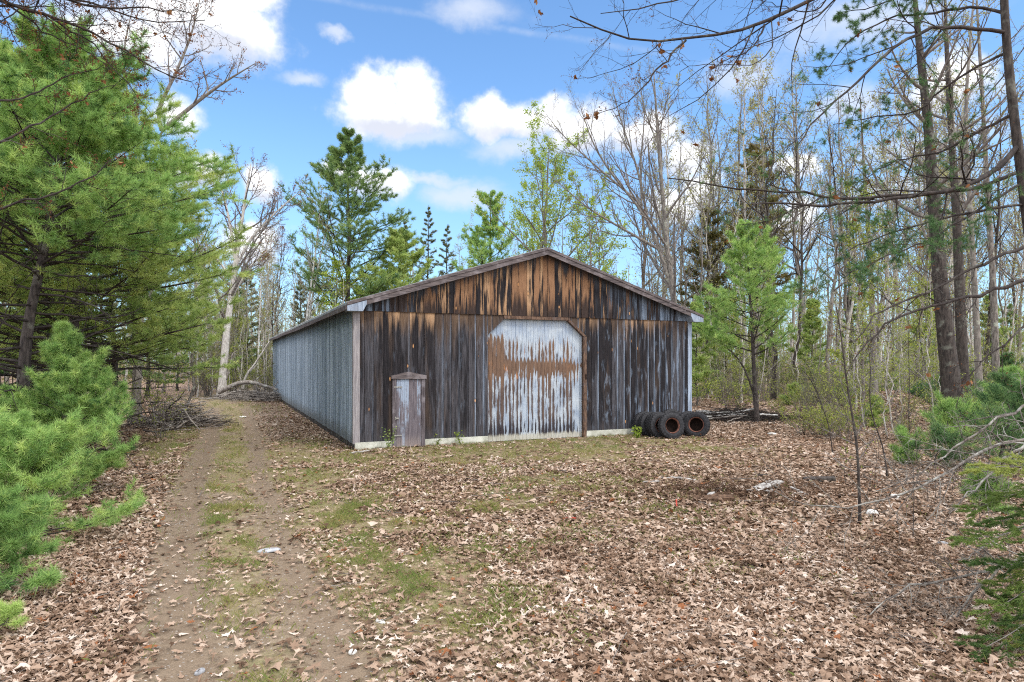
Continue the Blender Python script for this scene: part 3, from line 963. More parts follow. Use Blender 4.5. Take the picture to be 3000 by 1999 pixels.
dh = M()
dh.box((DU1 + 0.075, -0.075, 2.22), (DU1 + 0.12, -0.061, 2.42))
dh.build('latch_hole', [MAT['hole_shade']], bd)  # dark plate on the frame, coloured as the shade of a hole

# small plank door with a pointed head board
sd = bpy.data.objects.new('small_door', None); COL.objects.link(sd); sd.parent = barn
sd['label'] = 'narrow grey plank door with pointed head board'
sp = M()
pe = [1.384, 1.525, 1.665, 1.81, 1.955, 2.10, 2.237]
for u0, u1 in zip(pe[:-1], pe[1:]):
    sp.hexa([(u0 + .003, -.07, 0.03), (u1 - .003, -.07, 0.03), (u1 - .003, -.07, 2.30), (u0 + .003, -.07, 2.30), (u0 + .003, -.03, .03), (u1 - .003, -.03, .03), (u1 - .003, -.03, 2.30), (u0 + .003, -.03, 2.30)], 0, rb.random(), [0, 1, 1, 0, 0, 1, 1, 0])
sp.box((1.384, -0.03, 0.03), (2.237, -0.01, 2.30), 1)
sp.build('door_panel', [MAT['small_door_paint'], MAT['trim_dark']], sd)
sf = M()
sf.box((SU0, -0.095, -0.02), (1.378, -0.0, SZT), 0, 0.2); sf.box((2.243, -0.095, -0.02), (SU1, -0.0, SZT), 0, 0.2)
sf.build('door_frame', [MAT['trim_upright']], sd)
hd = M()
pu = (SU0 + SU1) / 2 - 0.02
fr = [(SU0 - .04, 2.315), (SU1 + .04, 2.315), (SU1 + .04, 2.43), (pu, 2.56), (SU0 - .04, 2.43)]
V = np.array([(x, -0.13, z) for x, z in fr] + [(x, 0.0, z) for x, z in fr])
hd.add(V, [np.array([[0, 1, 2], [0, 2, 3], [0, 3, 4]])], smooth=False)
hd.add(V, [np.stack([k5, k5 + 5, (k5 + 1) % 5 + 5, (k5 + 1) % 5], -1)], smooth=False)
hd.build('head_board', [MAT['trim_dark']], sd)
for z in (2.05, 0.42):
    hg = M()
    hg.box((1.30, -0.103, z - 0.02), (1.56, -0.094 + 0.0, z + 0.02))
    hg.build('hinge', [MAT['iron']], sd)
lt = M()
lt.box((1.34, -0.125, 0.98), (1.45, -0.10, 1.02)); lt.box((1.33, -0.11, 0.95), (1.37, -0.095, 1.05))
lt.build('handle', [MAT['iron']], sd)

# ------------------------------------------------------------------ growing trees
def norm(v):
    return v / (np.linalg.norm(v, axis=-1, keepdims=True) + 1e-9)


def sample(P, t):
    """points and tangents at parameters t (B,K) along polylines P (B,n,3)"""
    B, n, _ = P.shape
    x = np.clip(t, 0, 0.9999) * (n - 1)
    i = np.floor(x).astype(int); f = (x - i)[..., None]
    b = np.arange(B)[:, None]
    p0, p1 = P[b, i], P[b, i + 1]
    return p0 * (1 - f) + p1 * f, norm(p1 - p0)


def grow(rng, P, R, K, t=(0.3, 1.0), ang=(45, 10), length=0.5, lt=0.6, rr=0.55, n=6, up=0.1, wob=0.1, rtip=0.25, rmin=0.002, flat=False, keep=1.0, az=None):
    """K side branches on every polyline; returns (P2, R2)"""
    B = len(P)
    T = t[0] + (t[1] - t[0]) * ((np.arange(K)[None, :] + rng.random((B, K))) / K)
    pos, tan = sample(P, T)
    plen = np.linalg.norm(np.diff(P, axis=1), axis=2).sum(1)[:, None]
    xr = T * (P.shape[1] - 1); i0 = np.minimum(xr.astype(int), P.shape[1] - 2)
    br = np.take_along_axis(R, i0, 1) * (1 - (xr - i0)) + np.take_along_axis(R, i0 + 1, 1) * (xr - i0)
    ref = np.zeros_like(tan); ref[..., 2] = 1
    vert = np.abs(tan[..., 2]) > 0.95
    ref[vert] = (1, 0, 0)
    U = norm(np.cross(tan, ref)); W = np.cross(U, tan)
    if flat:
        s = np.where((np.arange(K)[None, :] + rng.integers(0, 2, (B, 1))) % 2 == 0, 1.0, -1.0)
        e = rng.normal(0.10, 0.28, (B, K))
        side = U * (s * np.cos(e))[..., None] + W * np.sin(e)[..., None]
    else:
        a = (np.arange(K)[None, :] * 2.399 + rng.random((B, 1)) * 6.28 + rng.normal(0, 0.45, (B, K)))
        side = U * np.cos(a)[..., None] + W * np.sin(a)[..., None]
    an = np.radians(rng.normal(ang[0], ang[1], (B, K)))
    if len(ang) > 2:
        an = np.radians(ang[0] + (ang[2] - ang[0]) * T + rng.normal(0, ang[1], (B, K)))
    d = norm(tan * np.cos(an)[..., None] + side * np.sin(an)[..., None])
    if callable(length):
        L = length(T) * rng.uniform(0.72, 1.18, (B, K))
    else:
        L = plen * length * (1 - lt * (T - t[0]) / max(t[1] - t[0], 1e-6)) * rng.uniform(0.6, 1.25, (B, K))
    d = d.reshape(-1, 3); p = pos.reshape(-1, 3); L = L.reshape(-1); br = br.reshape(-1)
    if keep < 1.0:
        k = rng.random(len(L)) < keep
        d, p, L, br = d[k], p[k], L[k], br[k]
    pts = [p]
    for j in range(n - 1):
        p = p + d * (L / (n - 1))[:, None]
        pts.append(p)
        d = norm(d + np.array([0, 0, up]) + rng.normal(0, wob, d.shape))
    P2 = np.stack(pts, 1)
    r0 = np.maximum(np.minimum(br * rr, L * 0.03 + 0.004), rmin)
    R2 = np.maximum(r0[:, None] * np.linspace(1, rtip, n)[None], rmin * 0.8)
    return P2, R2


def spline(pts, n):
    """smooth polyline through points"""
    pts = np.asarray(pts, float)
    s = np.concatenate([[0], np.cumsum(np.linalg.norm(np.diff(pts, axis=0), axis=1))]); s /= s[-1]
    x = np.linspace(0, 1, n)
    P = np.stack([np.interp(x, s, pts[:, k]) for k in range(3)], -1)
    for _ in range(2):
        P[1:-1] = 0.25 * P[:-2] + 0.5 * P[1:-1] + 0.25 * P[2:]
    return P


def trunk_line(base, top, n, wob, rng):
    base, top = np.asarray(base, float), np.asarray(top, float)
    t = np.linspace(0, 1, n)[:, None]
    P = base + (top - base) * t
    w = np.cumsum(rng.normal(0, wob, (n, 2)), 0)
    w -= w[0] + (w[-1] - w[0]) * t
    P[:, :2] += w
    return P


def leaf_specks(rng, pos, size, dirs=None):
    """small four-cornered leaves, one per position, turned every way"""
    n = len(pos)
    a = norm(rng.normal(size=(n, 3)))
    b = norm(np.cross(a, rng.normal(size=(n, 3))))
    s = size * rng.uniform(0.6, 1.35, (n, 1))
    V = np.stack([pos - a * s * 0.5, pos + b * s * 0.33, pos + a * s * 0.6, pos - b * s * 0.33], 1)
    return V.reshape(-1, 3), np.arange(n * 4).reshape(n, 4)


def needle_tufts(rng, pos, d, k, length, width, spread=0.75, fwd=0.55):
    """k thin needles fanning out from each shoot tip"""
    n = len(pos)
    r = norm(rng.normal(size=(n, k, 3)))
    nd = norm(d[:, None, :] * fwd + r * spread)
    L = length * rng.uniform(0.65, 1.2, (n, k, 1))
    base = pos[:, None, :] - d[:, None, :] * (length * rng.uniform(0.0, 0.9, (n, k, 1)))
    sd = norm(np.cross(nd, rng.normal(size=(n, k, 3)))) * (width * 0.5)
    V = np.stack([base - sd, base + sd, base + nd * L], 2)
    return V.reshape(-1, 3), np.arange(n * k * 3).reshape(-1, 3)


def root_flare(R, P, k=0.5):
    h = P[..., 2] - P[..., :1, 2]
    return R * (1 + k * np.exp(-h / (R[..., :1] * 2.2 + 1e-6)))


def tree_root(name, label, cat, base, group=None):
    return thing(name, label, cat, tuple(base), 0.0, group)


def bare_tree(name, label, H, r, seed, barkm, twigm, group=None, trunk_pts=None, fork=0.0, crown0=0.35, limbs=14, limb_len=0.30, levels=3,
              spread=(42, 9), leaf=None, leaf_n=0, leaf_size=0.07, lean=(0, 0), wob=0.10, sides=7, up=0.12, l2=6, l3=5, stems=None, cat='tree', twig_r=0.004, l4=0):
    rng = np.random.default_rng(seed)
    root = tree_root(name, label, cat, (0, 0, 0), group)
    n = 14
    main = []
    if trunk_pts is not None:
        main.append(spline(trunk_pts, n))
    else:
        main.append(trunk_line((0, 0, -0.1), (lean[0], lean[1], H), n, wob, rng))
    R = [r * (np.linspace(1, 0.0, n) ** 0.8 * 0.9 + 0.1)]
    if stems:
        for (pts, rs) in stems:
            main.append(spline(pts, n)); R.append(rs * (np.linspace(1, 0.0, n) ** 0.8 * 0.88 + 0.12))
    Pt, Rt = np.stack(main), np.stack(R)
    Rt[0] = root_flare(Rt[0], Pt[0])
    tm = M(); tm.tubes(Pt, Rt, sides, 0, rng.random(), 0.03, rng)
    tm.build('trunk', MAT[barkm], root)
    cm = M()
    ends = []
    P1, R1 = grow(rng, Pt, Rt, limbs, (crown0, 0.98), spread, limb_len, 0.55, 0.6, 7, up, 0.10, 0.25, twig_r)
    cm.tubes(P1, R1, 4, 0, 0.5)
    P2, R2 = grow(rng, P1, R1, l2, (0.25, 1.0), (40, 12), 0.42, 0.5, 0.6, 5, up * 0.8, 0.13, 0.4, twig_r)
    cm.tubes(P2, R2, 3, 0, 0.4)
    ends += [P2]
    if levels >= 3:
        P3, R3 = grow(rng, P2, R2, l3, (0.2, 1.0), (42, 14), 0.45, 0.4, 0.65, 4, up * 0.6, 0.15, 0.5, twig_r * 0.8)
        cm.tubes(P3, R3, 3, 0, 0.3)
        ends += [P3]
    if l4:
        P4, R4 = grow(rng, P3, R3, l4, (0.2, 1.0), (45, 15), 0.5, 0.4, 0.7, 3, 0.05, 0.18, 0.6, twig_r * 0.7)
        cm.tubes(P4, R4, 3, 0, 0.3)
        ends += [P4]
    mats = [MAT[twigm]]
    if leaf and leaf_n:
        E = ends[-1].reshape(-1, 3) if len(ends[-1]) > 10 else np.concatenate([e.reshape(-1, 3) for e in ends])
        pick = rng.integers(0, len(E), leaf_n)
        pos = E[pick] + rng.normal(0, leaf_size * 0.8, (leaf_n, 3))
        V, Fq = leaf_specks(rng, pos, leaf_size)
        cm.add(V, Fq, 1, np.repeat(rng.random(leaf_n), 4), smooth=False)
        mats.append(MAT[leaf])
    cm.build('crown', mats, root)
    return root


def pine_tree(name, label, H, r, seed, needles, group=None, barkm='bark_pine', crown0=0.25, rmax=4.0, prof=None, K1=70, K2=9, K3=4, tuft=14, nl=0.14, nw=0.010,
              trunk_pts=None, ang=(78, 7, 50), up=0.05, dead=0, lean=(0, 0), cat='pine tree', wob=0.05, tint=(0.5, 0.22), sides=9, tmax=1.0, flatness=True, tl=(0.35, 1.0), droop=0.0, nsub=2, per_shoot=2):
    rng = np.random.default_rng(seed)
    root = tree_root(name, label, cat, (0, 0, 0), group)
    n = 16
    if trunk_pts is not None:
        P0 = spline(trunk_pts, n)[None]
    else:
        P0 = trunk_line((0, 0, -0.1), (lean[0], lean[1], H), n, wob, rng)[None]
    R0 = (r * (np.linspace(1, 0, n) ** 0.9 * 0.94 + 0.04))[None]
    R0 = root_flare(R0, P0, 0.35)
    tm = M(); tm.tubes(P0, R0, sides, 0, rng.random(), 0.03, rng)
    tm.build('trunk', MAT[barkm], root)
    if prof is None:
        prof = lambda q: (1 - q) ** 0.75 * 0.93 + 0.07
    fn = lambda T: rmax * prof((T - crown0) / (1 - crown0))
    cm = M()
    if dead:
        Pd, Rd = grow(rng, P0, R0, dead, (0.06, crown0 + 0.12), (82, 10), lambda T: rmax * 0.75 + 0 * T, 0, 0.3, 7, -0.02, 0.09, 0.3, 0.006)
        cm.tubes(Pd, Rd, 4, 0, 0.6)
        Pe, Re = grow(rng, Pd, Rd, 7, (0.25, 1), (50, 15), 0.35, 0.4, 0.6, 5, -0.03, 0.16, 0.4, 0.004)
        cm.tubes(Pe, Re, 3, 0, 0.6)
    P1, R1 = grow(rng, P0, R0, K1, (crown0, 0.985 * tmax), ang, fn, 0, 0.42, 8, up, 0.05, 0.25, 0.006)
    if droop:
        s = np.linspace(0, 1, 8)[None, :] ** 2
        P1[..., 2] -= droop * s * np.linalg.norm(P1[:, -1] - P1[:, 0], axis=1)[:, None]
    cm.tubes(P1, R1, 4, 0, 0.2)
    P2, R2 = grow(rng, P1, R1, K2, (0.22, 1.0), (48, 9), 0.42, 0.45, 0.5, 5, 0.05, 0.08, 0.4, 0.004, flat=flatness)
    cm.tubes(P2, R2, 3, 0, 0.2)
    shoots = [P2]
    if K3:
        P3, R3 = grow(rng, P2, R2, K3, (0.2, 1.0), (46, 10), 0.5, 0.4, 0.6, 4, 0.08, 0.08, 0.5, 0.003, flat=flatness)
        cm.tubes(P3, R3, 3, 0, 0.2)
        shoots.append(P3)
    pos, dr, ti = [], [], []
    leader = P0[:, -4:]
    for S in shoots + [P1]:
        k = per_shoot if S is not P1 else 3
        T = tl[0] + (tl[1] - tl[0]) * (np.arange(k)[None, :] + rng.random((len(S), k))) / k
        if S is P1:
            T = 0.7 + 0.3 * T
        p, d = sample(S, T)
        base = rng.normal(tint[0], tint[1], (len(S), 1)) + 0.12 * (T - 0.6)
        pos.append(p.reshape(-1, 3)); dr.append(d.reshape(-1, 3)); ti.append((base + rng.normal(0, 0.06, T.shape)).reshape(-1))
    p, d = sample(leader, np.linspace(0, 1, 8)[None])
    pos.append(p.reshape(-1, 3)); dr.append(d.reshape(-1, 3)); ti.append(np.full(8, tint[0]))
    pos, dr, ti = np.concatenate(pos), np.concatenate(dr), np.clip(np.concatenate(ti), 0, 1)
    dr = norm(dr + np.array([0, 0, 0.25]))
    V, Ft = needle_tufts(rng, pos, dr, tuft, nl, nw)
    cm.add(V, Ft, 1, np.repeat(ti, tuft * 3), smooth=False)
    cm.build('crown', [MAT['twig_dark'], MAT[needles]], root)
    return root


def put(root, x, y, rz=None, s=1.0, sink=0.05):
    root.location = (x, y, gz(x, y) - sink)
    if rz is not None: root.rotation_euler = (0, 0, rz)
    root.scale = (s, s, s) if not isinstance(s, tuple) else s
    return root


def rel(pts, base):
    return [np.asarray(p) - np.asarray(base) for p in pts]


# ------------------------------------------------------------------ the pines on the left
# tall leaning pine whose boughs fill the upper left
Y = 15.0
b0 = np.array([*GX(60, 1425)[:1], 15.0, 0]); b0[0] = (55 - 1500) / F * Y
tp = [PX(55, 1440, Y), PX(75, 950, Y), PX(95, 870, Y), PX(130, 745, Y), PX(140, 665, Y), PX(176, 495, Y), PX(190, 330, Y), PX(195, 200, Y), PX(196, 95, Y)]
profA = lambda q: np.interp(q, [0, 0.1, 0.3, 0.6, 0.8, 1.0], [0.95, 1.0, 0.9, 0.62, 0.38, 0.08])
tA = pine_tree('pine_tree', 'big dark white pine leaning over the track with dead lower boughs', 0, 0.17, 3, 'pine_needles', 'white pines beside the track', crown0=0.48, rmax=3.7, prof=profA,
               K1=62, K2=10, K3=4, tuft=30, nl=0.17, nw=0.011, per_shoot=3, trunk_pts=rel(tp, b0), ang=(88, 8, 55), up=0.03, dead=46)
tA.location = (b0[0], b0[1], gz(b0[0], b0[1]) - 0.05)
Y = 19.5
b1 = np.array([(205 - 1500) / F * Y, Y, 0])
tp = [PX(205, 1345, Y), PX(212, 1000, Y), PX(230, 760, Y), PX(240, 500, Y), PX(228, 320, Y), PX(215, 170, Y)]
profB = lambda q: np.interp(q, [0, 0.1, 0.3, 0.55, 0.8, 1.0], [0.85, 0.95, 1.0, 0.80, 0.45, 0.06])
tB = pine_tree('pine_tree', 'yellow green white pine with broad boughs reaching out toward the barn', 0, 0.19, 8, 'pine_olive', 'white pines beside the track', crown0=0.23, rmax=4.7, prof=profB,
               K1=96, K2=11, K3=4, tuft=32, nl=0.18, nw=0.012, per_shoot=3, trunk_pts=rel(tp, b1), ang=(90, 7, 58), up=0.035, dead=16, tint=(0.6, 0.2))
tB.location = (b1[0], b1[1], gz(b1[0], b1[1]) - 0.05)
tC = pine_tree('pine_tree', 'slender white pine behind the leaning pine, its boughs low over the brush heap', 10.5, 0.13, 12, 'pine_olive', 'white pines beside the track', crown0=0.25, rmax=4.0,
               K1=74, K2=10, K3=4, tuft=28, nl=0.19, nw=0.014, ang=(92, 8, 60), up=0.03, dead=8)
put(tC, (330 - 1500) / F * 24.0, 24.0, 0.6)
tD = pine_tree('pine_tree', 'shaded pine at the frame edge, deepest in the stand on the left', 13.2, 0.2, 15, 'pine_needles', 'white pines beside the track', crown0=0.40, rmax=4.0,
               K1=60, K2=9, K3=4, tuft=20, nl=0.20, nw=0.016, ang=(92, 8, 60), up=0.03, dead=40, tint=(0.25, 0.18))
put(tD, (-60 - 1500) / F * 20.0, 20.0, 2.2)
tE = pine_tree('pine_tree', 'dark pine behind the white pines at the edge of the left wood', 13.0, 0.18, 16, 'pine_needles', 'white pines beside the track', crown0=0.08, rmax=3.6,
               K1=76, K2=8, K3=4, tuft=20, nl=0.22, nw=0.02, ang=(92, 8, 60), up=0.03, dead=14, tint=(0.2, 0.16))
put(tE, (90 - 1500) / F * 27.0, 27.0, 4.2)

# young pines in front of them, needles down to the ground
youngprof = lambda q: np.interp(q, [0, 0.12, 0.5, 1.0], [0.85, 1.0, 0.66, 0.06])
def young(label, x, y, H, R, seed, rz, needles='pine_needles', K1=46, tuft=30, nl=0.14, nw=0.008, name='young_pine', tint=(0.62, 0.2), group='young pines beside the track', K3=3, K2=8):
    t = pine_tree(name, label, H, 0.012 * H + 0.014, seed, needles, group, crown0=0.06, rmax=R, prof=youngprof, K1=K1, K2=K2, K3=K3, tuft=tuft, nl=nl, nw=nw,
                  ang=(74, 9, 42), up=0.06, tint=tint, cat='young pine', sides=7, per_shoot=2, tl=(0.25, 1.0))
    return put(t, x, y, rz)


young('bright green young pine standing in front of the leaning pine', (182 - 1500) / F * 14.0, 14.0, 3.7, 1.75, 31, 0.4, K1=50, K2=9, K3=4, tint=(0.55, 0.26))
young('bushy low young pine at the leafy verge below the bright green one', -7.9, 10.4, 2.0, 1.75, 32, 1.4, K1=46, K2=9, K3=3)
young('bluish young pine at the frame edge nearest the camera on the left', -6.75, 7.9, 1.55, 1.35, 33, 2.4, K1=44, K2=8, K3=3, tint=(0.45, 0.2))
young('young pine half hidden behind the bushy low one at the left edge', -10.6, 11.8, 2.6, 1.6, 34, 3.3, K1=46, K2=8, K3=3, tint=(0.5, 0.2))
young('young pine sapling under the boughs beside the brush heap', -14.6, 21.5, 2.2, 1.3, 36, 5.0, K1=38, K2=7, K3=3, nw=.010)
young('tiny yellow green pine seedling in the leaves at the left corner', -5.35, 6.75, 0.42, 0.38, 37, 1.0, K1=14, K2=5, K3=0, nl=0.09, nw=0.004, tint=(0.9, 0.1), name='pine_seedling')

# ------------------------------------------------------------------ single trees one can tell apart
Y = 30.0
bp = np.array([(395 - 1500) / F * Y, Y, 0])
stemA = [PX(473, 384, Y), PX(452, 335, Y), PX(500, 250, Y), PX(560, 110, Y), PX(590, -20, Y)]
stemB = [PX(473, 384, Y), PX(530, 340, Y), PX(590, 290, Y), PX(660, 240, Y), PX(752, 185, Y)]
stemC = [PX(430, 470, Y), PX(360, 230, Y), PX(365, 120, Y), PX(400, -20, Y)]
t = bare_tree('bare_tree', 'bare forked tree with peeling limbs rising behind the white pines', 0, 0.22, 41, 'bark_grey', 'twig', trunk_pts=rel([PX(395, 1240, Y), PX(410, 900, Y), PX(430, 470, Y), PX(473, 384, Y), PX(480, 372, Y)], bp),
              stems=[(rel(stemA, bp), 0.10), (rel(stemB, bp), 0.11), (rel(stemC, bp), 0.07)], limbs=11, limb_len=0.32, crown0=0.3, l2=6, l3=5, leaf='leaf_dry', leaf_n=1500, leaf_size=0.07, twig_r=0.006)
t.location = (bp[0], bp[1], gz(bp[0], bp[1]))

Y = 50.0
bp = np.array([(652 - 1500) / F * Y, Y, 0])
t = bare_tree('bare_tree', 'big bare oak with a pale forking trunk behind the fallen log', 0, 0.33, 42, 'bark_pale', 'twig', trunk_pts=rel([PX(648, 1180, Y), PX(656, 1050, Y), PX(668, 930, Y), PX(688, 790, Y), PX(696, 720, Y), PX(716, 600, Y), PX(735, 480, Y)], bp),
              stems=[(rel([PX(690, 770, Y), PX(680, 690, Y), PX(660, 590, Y), PX(630, 500, Y)], bp), 0.15), (rel([PX(690, 780, Y), PX(740, 690, Y), PX(810, 620, Y), PX(880, 560, Y)], bp), 0.14),
                     (rel([PX(684, 830, Y), PX(640, 760, Y), PX(590, 745, Y), PX(545, 760, Y)], bp), 0.10), (rel([PX(672, 880, Y), PX(740, 770, Y), PX(830, 700, Y)], bp), 0.10)],
              limbs=13, limb_len=0.38, crown0=0.32, l2=8, l3=7, leaf='leaf_dry', leaf_n=2600, leaf_size=0.10, twig_r=0.010)
t.location = (bp[0], bp[1], gz(bp[0], bp[1]))

# pines behind the barn
pp = lambda q: np.interp(q, [0, 0.15, 0.35, 0.6, 0.85, 1.0], [0.95, 1.0, 0.86, 0.58, 0.26, 0.03])
t = pine_tree('pine_tree', 'tallest white pine standing against the sky behind the barn roof', 25.6, 0.36, 51, 'pine_far', crown0=0.28, rmax=7.6, prof=pp, K1=52, K2=10, K3=4, per_shoot=3, tuft=11, nl=0.36, nw=0.045, ang=(78, 9, 56), up=0.075, tint=(0.45, 0.2))
put(t, -15.9, 62.5, 0.5)
t = pine_tree('pine_tree', 'yellow green pine with layered boughs below the tallest pine', 15.5, 0.26, 52, 'pine_olive', crown0=0.25, rmax=5.8, K1=42, K2=10, K3=4, per_shoot=3, tuft=10, nl=0.34, nw=0.045, ang=(86, 8, 55), up=0.05, tint=(0.65, 0.2))
put(t, -10.6, 61.5, 1.5)
t = pine_tree('pine_tree', 'round topped green pine between the spires and the spring leaved tree', 19.6, 0.28, 53, 'pine_needles', crown0=0.28, rmax=4.4, prof=lambda q: np.interp(q, [0, 0.3, 0.6, 0.72, 0.8, 0.92, 1], [0.9, 1, 0.75, 0.25, 0.42, 0.36, 0.05]),
              K1=42, K2=10, K3=4, tuft=10, nl=0.34, nw=0.045, ang=(76, 9, 48), up=0.08, tint=(0.6, 0.2))
put(t, (1437 - 1500) / F * 63, 63, 2.0)
for (px, top, Y, R, sd, lab) in ((1255, 600, 70, 3.7, 54, 'dark pointed spruce left of the paired spires behind the roof'), (1312, 655, 72, 3.6, 55, 'thin brownish spruce spire behind the middle of the left roof slope'), (1185, 640, 74, 3.6, 57, 'dark spruce close beside the tallest pine')):
    t = pine_tree('spruce_tree', lab, CAMH + (HOR - top) / F * Y, 0.2, sd, 'spruce', 'spruces behind the barn', crown0=0.12, rmax=R, K1=70, K2=7, K3=3, tuft=6, nl=0.20, nw=0.035, ang=(98, 14, 70), up=0.04, cat='spruce', prof=lambda q: (1 - q) * 0.92 + 0.05)
    put(t, (px - 1500) / F * Y, Y, sd * 0.7)

# spring-leaved tree behind the right roof slope
Y = 52.0
t = bare_tree('leafing_tree', 'tree in fresh yellow green leaf above the right side of the ridge', 20.3, 0.26, 61, 'bark_grey', 'twig', limbs=24, limb_len=0.40, crown0=0.18, l2=7, l3=6, leaf='leaf_spring', leaf_n=17000, leaf_size=0.13, spread=(48, 11), lean=(0.6, 0), twig_r=0.008)
put(t, (1590 - 1500) / F * Y, Y, 0.3)
t = bare_tree('leafing_tree', 'lower leafing tree half hidden by the right roof slope', 15.5, 0.18, 62, 'bark_grey', 'twig', limbs=16, limb_len=0.34, crown0=0.2, l2=6, l3=5, leaf='leaf_spring', leaf_n=7000, leaf_size=0.14, spread=(40, 9), twig_r=0.008)
put(t, (1720 - 1500) / F * 50, 50, 1.3)
t = bare_tree('leafing_tree', 'small pale leafing tree beside the white birches', 11.5, 0.10, 63, 'bark_pale', 'twig', limbs=16, limb_len=0.36, crown0=0.2, l2=6, l3=4, leaf='leaf_spring', leaf_n=5000, leaf_size=0.14, spread=(45, 9), twig_r=0.008)
put(t, (1000 - 1500) / F * 58.5, 58.5, 1.3)
t = bare_tree('leafing_tree', 'light green leafing tree behind the peak of the ridge', 18.0, 0.2, 64, 'bark_grey', 'twig', limbs=18, limb_len=0.34, crown0=0.2, l2=6, l3=5, leaf='leaf_spring', leaf_n=9000, leaf_size=0.14, spread=(40, 9), twig_r=0.008)
put(t, (1560 - 1500) / F * 64, 64, 1.9)

# birches
for (pts, Y, rr_, lab, sd) in (([(878, 1120), (905, 880), (930, 700), (942, 560)], 60.0, 0.15, 'white birch standing straight behind the barn eave', 71), ([(884, 1120), (915, 860), (950, 700), (975, 580)], 60.4, 0.13, 'white birch leaning right beside its straighter twin', 72),
                               ([(965, 1120), (985, 850), (998, 760)], 59.0, 0.08, 'short thin birch behind the left roof edge', 73), ([(752, 1160), (762, 900), (766, 740)], 56.0, 0.09, 'thin pale birch left of the barn in the thicket', 74)):
    bp = PX(pts[0][0], pts[0][1], Y); bp[2] = 0
    t = bare_tree('birch_tree', lab, 0, rr_, sd, 'bark_birch', 'twig_pale', 'white birches', trunk_pts=rel([PX(x, y, Y) for x, y in pts], bp), limbs=12, limb_len=0.2, crown0=0.4, l2=5, l3=4, leaf='leaf_bud', leaf_n=900, leaf_size=0.12, cat='birch', twig_r=0.008)
    t.location = tuple(bp)

# big maple right of the roof
Y = 41.0
bp = np.array([(1990 - 1500) / F * Y, Y, 0])
t = bare_tree('bare_tree', 'big bare maple with fanned limbs behind the right end of the roof', 0, 0.24, 81, 'bark_grey', 'twig', trunk_pts=rel([PX(1992, 1195, Y), PX(1980, 900, Y), PX(1954, 740, Y), PX(1940, 560, Y), PX(1923, 355, Y), PX(1915, 200, Y)], bp),
              stems=[(rel([PX(1975, 870, Y), PX(1935, 740, Y), PX(1895, 630, Y), PX(1830, 560, Y), PX(1740, 440, Y), PX(1700, 310, Y)], bp), 0.13), (rel([PX(1895, 630, Y), PX(1870, 500, Y), PX(1820, 360, Y), PX(1790, 240, Y)], bp), 0.09),
                     (rel([PX(1938, 735, Y), PX(1840, 680, Y), PX(1720, 610, Y), PX(1620, 520, Y)], bp), 0.10), (rel([PX(1930, 430, Y), PX(1890, 330, Y), PX(1870, 220, Y)], bp), 0.06), (rel([PX(1880, 600, Y), PX(1760, 500, Y), PX(1640, 390, Y), PX(1590, 320, Y)], bp), 0.08)],
              limbs=14, limb_len=0.36, crown0=0.22, l2=7, l3=6, leaf='leaf_bud', leaf_n=2200, leaf_size=0.06, up=0.16, twig_r=0.006, spread=(34, 9))
t.location = (bp[0], bp[1], gz(bp[0], bp[1]))

# small pine to the right of the barn, with a second stem
Y = 31.0
bp = np.array([(2218 - 1500) / F * Y, Y, 0])
sm = lambda q: np.interp(q, [0, 0.08, 0.3, 0.55, 0.8, 1.0], [0.75, 1.0, 0.95, 0.72, 0.42, 0.12])
t = pine_tree('pine_tree', 'bright green young pine with a bare lower trunk right of the tyres', 0, 0.13, 83, 'pine_needles', trunk_pts=rel([PX(2218, 1240, Y), PX(2212, 1150, Y), PX(2205, 1000, Y), PX(2198, 880, Y), PX(2190, 760, Y), PX(2188, 655, Y)], bp), crown0=0.34, rmax=2.7, prof=sm,
              K1=44, K2=9, K3=4, tuft=14, nl=0.2, nw=0.016, ang=(86, 8, 45), up=0.06, tint=(0.62, 0.18))
limb = spline(rel([PX(2211, 1165, Y), PX(2195, 1110, Y), PX(2170, 1050, Y), PX(2120, 1010, Y), PX(2075, 975, Y), PX(2040, 955, Y)], bp), 10)[None]
lm_ = M(); rl = np.random.default_rng(3)
lr = np.linspace(0.055, 0.012, 10)[None]
lm_.tubes(limb, lr, 6, 0, 0.3)
q1, r1 = grow(rl, limb, lr, 14, (0.5, 1.0), (60, 12), 0.28, 0.3, 0.5, 6, 0.04, 0.08, 0.3, 0.005, flat=True)
lm_.tubes(q1, r1, 3, 0, 0.3)
q2, r2 = grow(rl, q1, r1, 8, (0.2, 1.0), (48, 10), 0.45, 0.4, 0.5, 4, 0.06, 0.08, 0.4, 0.004, flat=True)
p_, d_ = sample(q2, np.tile(np.linspace(0.4, 1, 3), (len(q2), 1)))
V, Ft = needle_tufts(rl, p_.reshape(-1, 3), d_.reshape(-1, 3), 14, 0.2, 0.016)
lm_.add(V, Ft, 1, np.repeat(np.clip(rl.normal(0.62, 0.2, p_.size // 3), 0, 1), 42), smooth=False)
lm_.build('side_stem', [MAT['bark_dark'], MAT['pine_needles']], t)
t.location = (bp[0], bp[1], gz(bp[0], bp[1]))

# brownish pine far behind it
t = pine_tree('pine_tree', 'tall thin pine with dull brownish boughs behind the bright young pine', 22.5, 0.3, 84, 'pine_brown', crown0=0.35, rmax=4.6, K1=44, K2=8, K3=3, tuft=8, nl=0.36, nw=0.05, ang=(90, 9, 60), up=0.03)
put(t, (2215 - 1500) / F * 57, 57, 0.2)
t = pine_tree('pine_tree', 'dull thin crowned pine behind the bare maple', 17.0, 0.24, 85, 'pine_brown', crown0=0.4, rmax=3.6, K1=36, K2=8, K3=3, tuft=8, nl=0.36, nw=0.05, ang=(90, 9, 60), up=0.03, tint=(0.3, 0.2))
put(t, (2075 - 1500) / F * 58, 58, 1.2)

